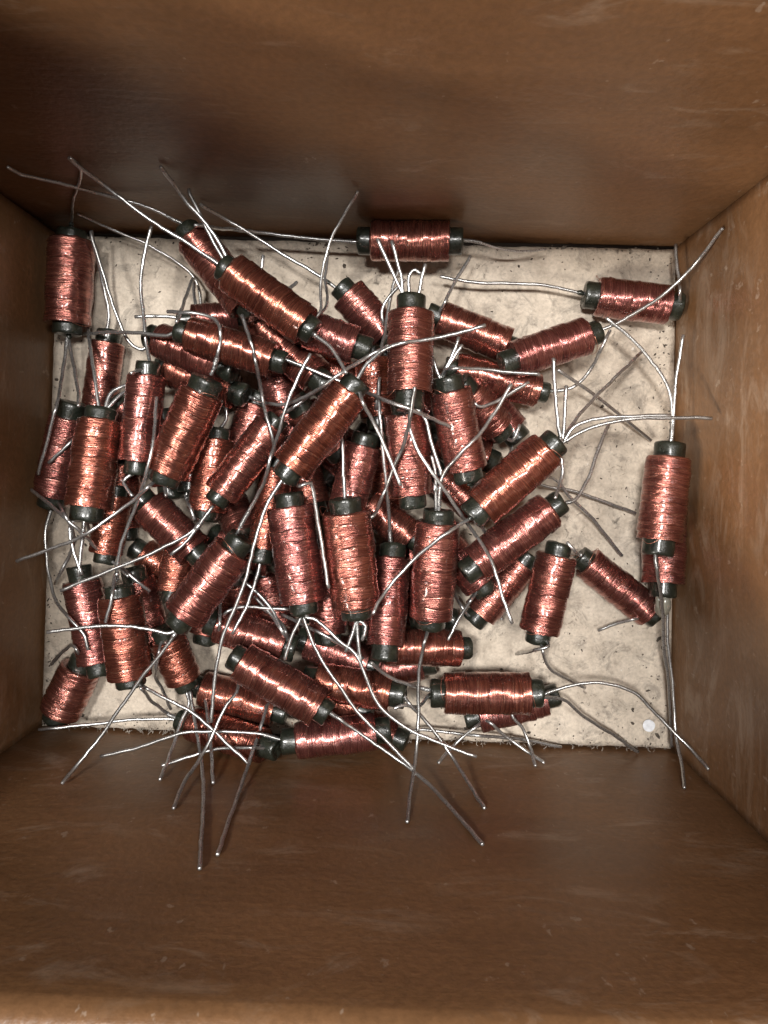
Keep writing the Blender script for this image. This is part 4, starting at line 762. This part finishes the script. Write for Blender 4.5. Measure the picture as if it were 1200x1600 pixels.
def helix(pts, rad, pitch, length):
    """thin wire wrapped round the first stretch of a lead"""
    n = len(pts); acc = 0; out = []; u = None; ang = 0
    fine = []
    for i in range(n-1):
        seg = pts[i+1]-pts[i]; k = max(1, int(seg.length/.07))
        for q in range(k): fine.append((pts[i]+seg*(q/k), seg.normalized(), seg.length/k))
    for p, t, l in fine:
        if acc > length: break
        if u is None: u = t.orthogonal().normalized()
        u = (u-t*u.dot(t)).normalized(); w = t.cross(u)
        out.append(p+(u*math.cos(ang)+w*math.sin(ang))*rad)
        ang += l/pitch*2*math.pi; acc += l
    return out
for k, (cid, wrap, rr, pts) in enumerate(WIRES):
    root, inv = roots[cid]
    R2 = random.Random(k)
    P = resample(pts, 1.1)
    for i in range(2, len(P)-1):                       # hand-bent, never quite straight
        s = min(1, i/6)
        P[i] = P[i] + Vector((noise.noise(P[i]*.22+Vector((k*3.1, 0, 0))), noise.noise(P[i]*.22+Vector((0, k*2.3, 5))), 0))*.16*s + Vector((noise.noise(P[i]*.7+Vector((k*1.7, 9, 0))), noise.noise(P[i]*.7+Vector((4, k*1.1, 2))), noise.noise(P[i]*.6+Vector((k, 1, 3)))*.5))*.13*s
    V, F = tube(P, RW*rr)
    V = [tuple(inv @ (Vector(v)*S)) for v in V]
    lead = obj('lead_wire', V, F, M_TIN, root)
    if wrap:
        H = helix(P[2:], RW*rr+.07, .36, R2.uniform(2.5, 4.5))
        if len(H) > 8:
            V, F = tube(H, .10, 5)
            obj('wire_wrap', [tuple(inv @ (Vector(v)*S)) for v in V], F, M_TIN, lead)
    else:
        q = Vector(pts[0]).lerp(Vector(pts[1]), .62); dr = (Vector(pts[2])-q).normalized() if len(pts) > 2 else Vector((0, 0, 1))
        bm = bmesh.new(); bmesh.ops.create_icosphere(bm, subdivisions=2, radius=1)
        rb = R2.uniform(.42, .62)
        for v in bm.verts:
            g = v.co*rb*(1+.3*noise.noise(v.co*1.4+Vector((k, 0, 0))))
            g = g + dr*(g.dot(dr))*.9
            v.co = inv @ ((q+g)*S)
        me = bpy.data.meshes.new('solder_bead'); bm.to_mesh(me); bm.free(); me.materials.append(M_TIN if R2.random() < .45 else M_CORE)
        me.polygons.foreach_set('use_smooth', [True]*len(me.polygons))
        so = bpy.data.objects.new('solder_bead', me); col.objects.link(so); so.parent = lead
# a few turns have sprung loose at the ends of some windings
for cid in (1, 4, 6, 10, 21, 22, 23, 25, 26, 27, 28, 29, 32, 33, 34, 40, 45, 49, 52, 56, 59, 61, 66):
    root, inv = roots[cid]; c = COILS[cid]; r = c[6]; ln = (Vector(c[3:6])-Vector(c[0:3])).length
    R4 = random.Random(cid*7)
    for s in range(3):
        e = R4.choice((-1, 1)); a0 = R4.uniform(0, 6.28); span = R4.uniform(.8, 2.2); lift = R4.uniform(.12, .55); dz = R4.uniform(-.2, 1.6)
        P = []
        for q in range(15):
            f = q/14; a = a0+span*f; rr = r*1.0+lift*math.sin(f*math.pi)-.1
            P.append(Vector((rr*math.cos(a), rr*math.sin(a), e*(ln/2-.5+dz*math.sin(f*math.pi*.8))))*S)
        V, F = tube(P, .055*S, 5)
        obj('loose_strand', V, F, M_STRAND, root)
# varnish blob on the lower coil by the right wall
def blob(name, loc, rad, sc, material, parent, inv, seed):
    bm = bmesh.new(); bmesh.ops.create_icosphere(bm, subdivisions=3, radius=1)
    for v in bm.verts:
        f = 1+.28*noise.noise(v.co*1.6+Vector((seed, 0, 0)))
        q = Vector((v.co.x*sc[0], v.co.y*sc[1], v.co.z*sc[2]))*rad*f + Vector(loc)
        v.co = inv @ (q*S)
    me = bpy.data.meshes.new(name); bm.to_mesh(me); bm.free(); me.materials.append(material)
    me.polygons.foreach_set('use_smooth', [True]*len(me.polygons))
    o = bpy.data.objects.new(name, me); col.objects.link(o); o.parent = parent; return o
root, inv = roots[35]
c35 = COILS[35]; b = Vector(c35[3:6]); u = (b-Vector(c35[0:3])).normalized()
blob('varnish_blob', tuple(b+u*4.6), 1.9, (1, 1.5, .9), M_GLUE, root, inv, 3)
# ------------------------------------------------------------------ small loose things
for k, pts in enumerate(LOOSE):
    V, F = tube([p*S for p in resample(pts, 1.5)], RW*S)
    o = obj('wire_clipping', V, F, M_TIN); tag(o, 'loose straight wire clipping leaning on the right part of the board', 'wire')
def disc(cx, cy, z, r, th):
    V, F = [], []; n = 26
    for zz in (z, z+th):
        for k in range(n):
            a = 2*math.pi*k/n; q = r*(1+.05*noise.noise(Vector((math.cos(a)*1.5, math.sin(a)*1.5, 2))))
            V.append((cx+q*math.cos(a), cy+q*math.sin(a)*1.03, zz+.00012*math.cos(a*1+.6)+.00012))
    F.append(tuple(range(n))[::-1]); F.append(tuple(range(n, 2*n)))
    for k in range(n): F.append((k, (k+1) % n, n+(k+1) % n, n+k))
    return V, F
V, F = disc(PAPER[0]*S, PAPER[1]*S, .00012, .00135, .00022)
pd = obj('paper_dot', V, F, M_PAPER, smooth=False)
tag(pd, 'small round white paper dot on the board in the front right corner', 'paper dot')
# crumbs and fibres of dirt on the board: nobody could count them
def inside(x, y, m):
    for i in range(4):
        a, b = Q[i], Q[(i+1) % 4]; d = (b-a).normalized(); nr = Vector((-d.y, d.x, 0))
        if nr.dot(-a) < 0: nr = -nr
        if (Vector((x, y, 0))-a).dot(nr) < m: return False
    return True
V, F = [], []; R3 = random.Random(11); made = 0
while made < 1000:
    x, y = R3.uniform(-.076, .074), R3.uniform(-.061, .06)
    if R3.random() < .45:                              # more of it along the edges
        e = R3.randrange(4); a, b = Q[e], Q[(e+1) % 4]; p = a.lerp(b, R3.random())*(1-abs(R3.gauss(0, .03))-.012); x, y = p.x, p.y
    if not inside(x, y, .0012): continue
    r = R3.uniform(.00006, .00024)*(2.2 if R3.random() < .08 else 1); b0 = len(V); k = 5
    el = R3.uniform(1, 2.4); th = R3.uniform(0, 3.14)
    for j in range(k):
        a = 2*math.pi*j/k; q = r*R3.uniform(.6, 1.2); dx, dy = q*math.cos(a)*el, q*math.sin(a)
        V.append((x+dx*math.cos(th)-dy*math.sin(th), y+dx*math.sin(th)+dy*math.cos(th), -.0002))
    V.append((x, y, r*.7))
    for j in range(k): F.append((b0+j, b0+(j+1) % k, b0+k))
    made += 1
dirt = obj('dirt_crumbs', V, F, M_DIRT, smooth=False); tag(dirt, 'dark dirt crumbs scattered over the pale board', 'dirt', kind='stuff')
V, F = [], []
for k in range(300):                                   # frayed fibre along the front and back edges of the board
    fr = True
    a, b = (Q[3], Q[2]) if fr else (Q[0], Q[1])
    p = a.lerp(b, R3.uniform(.03, .985)); iny = 1 if fr else -1
    p = p+Vector((0, iny*R3.uniform(.0006, .0022), .0001))
    q = p+Vector((R3.gauss(0, .0005), -iny*R3.uniform(.0002, .0011), R3.uniform(.0, .0007)))
    m_ = (p+q)/2+Vector((R3.gauss(0, .0002), 0, R3.uniform(0, .0004)))
    v2, f2 = tube([p, m_, q], R3.uniform(.00002, .00005), 4)
    b0 = len(V); V += v2; F += [tuple(i+b0 for i in f) for f in f2]
fib = obj('frayed_fibres', V, F, M_FIBRE); tag(fib, 'pale frayed fibres along the edges of the board', 'fibre', kind='stuff')
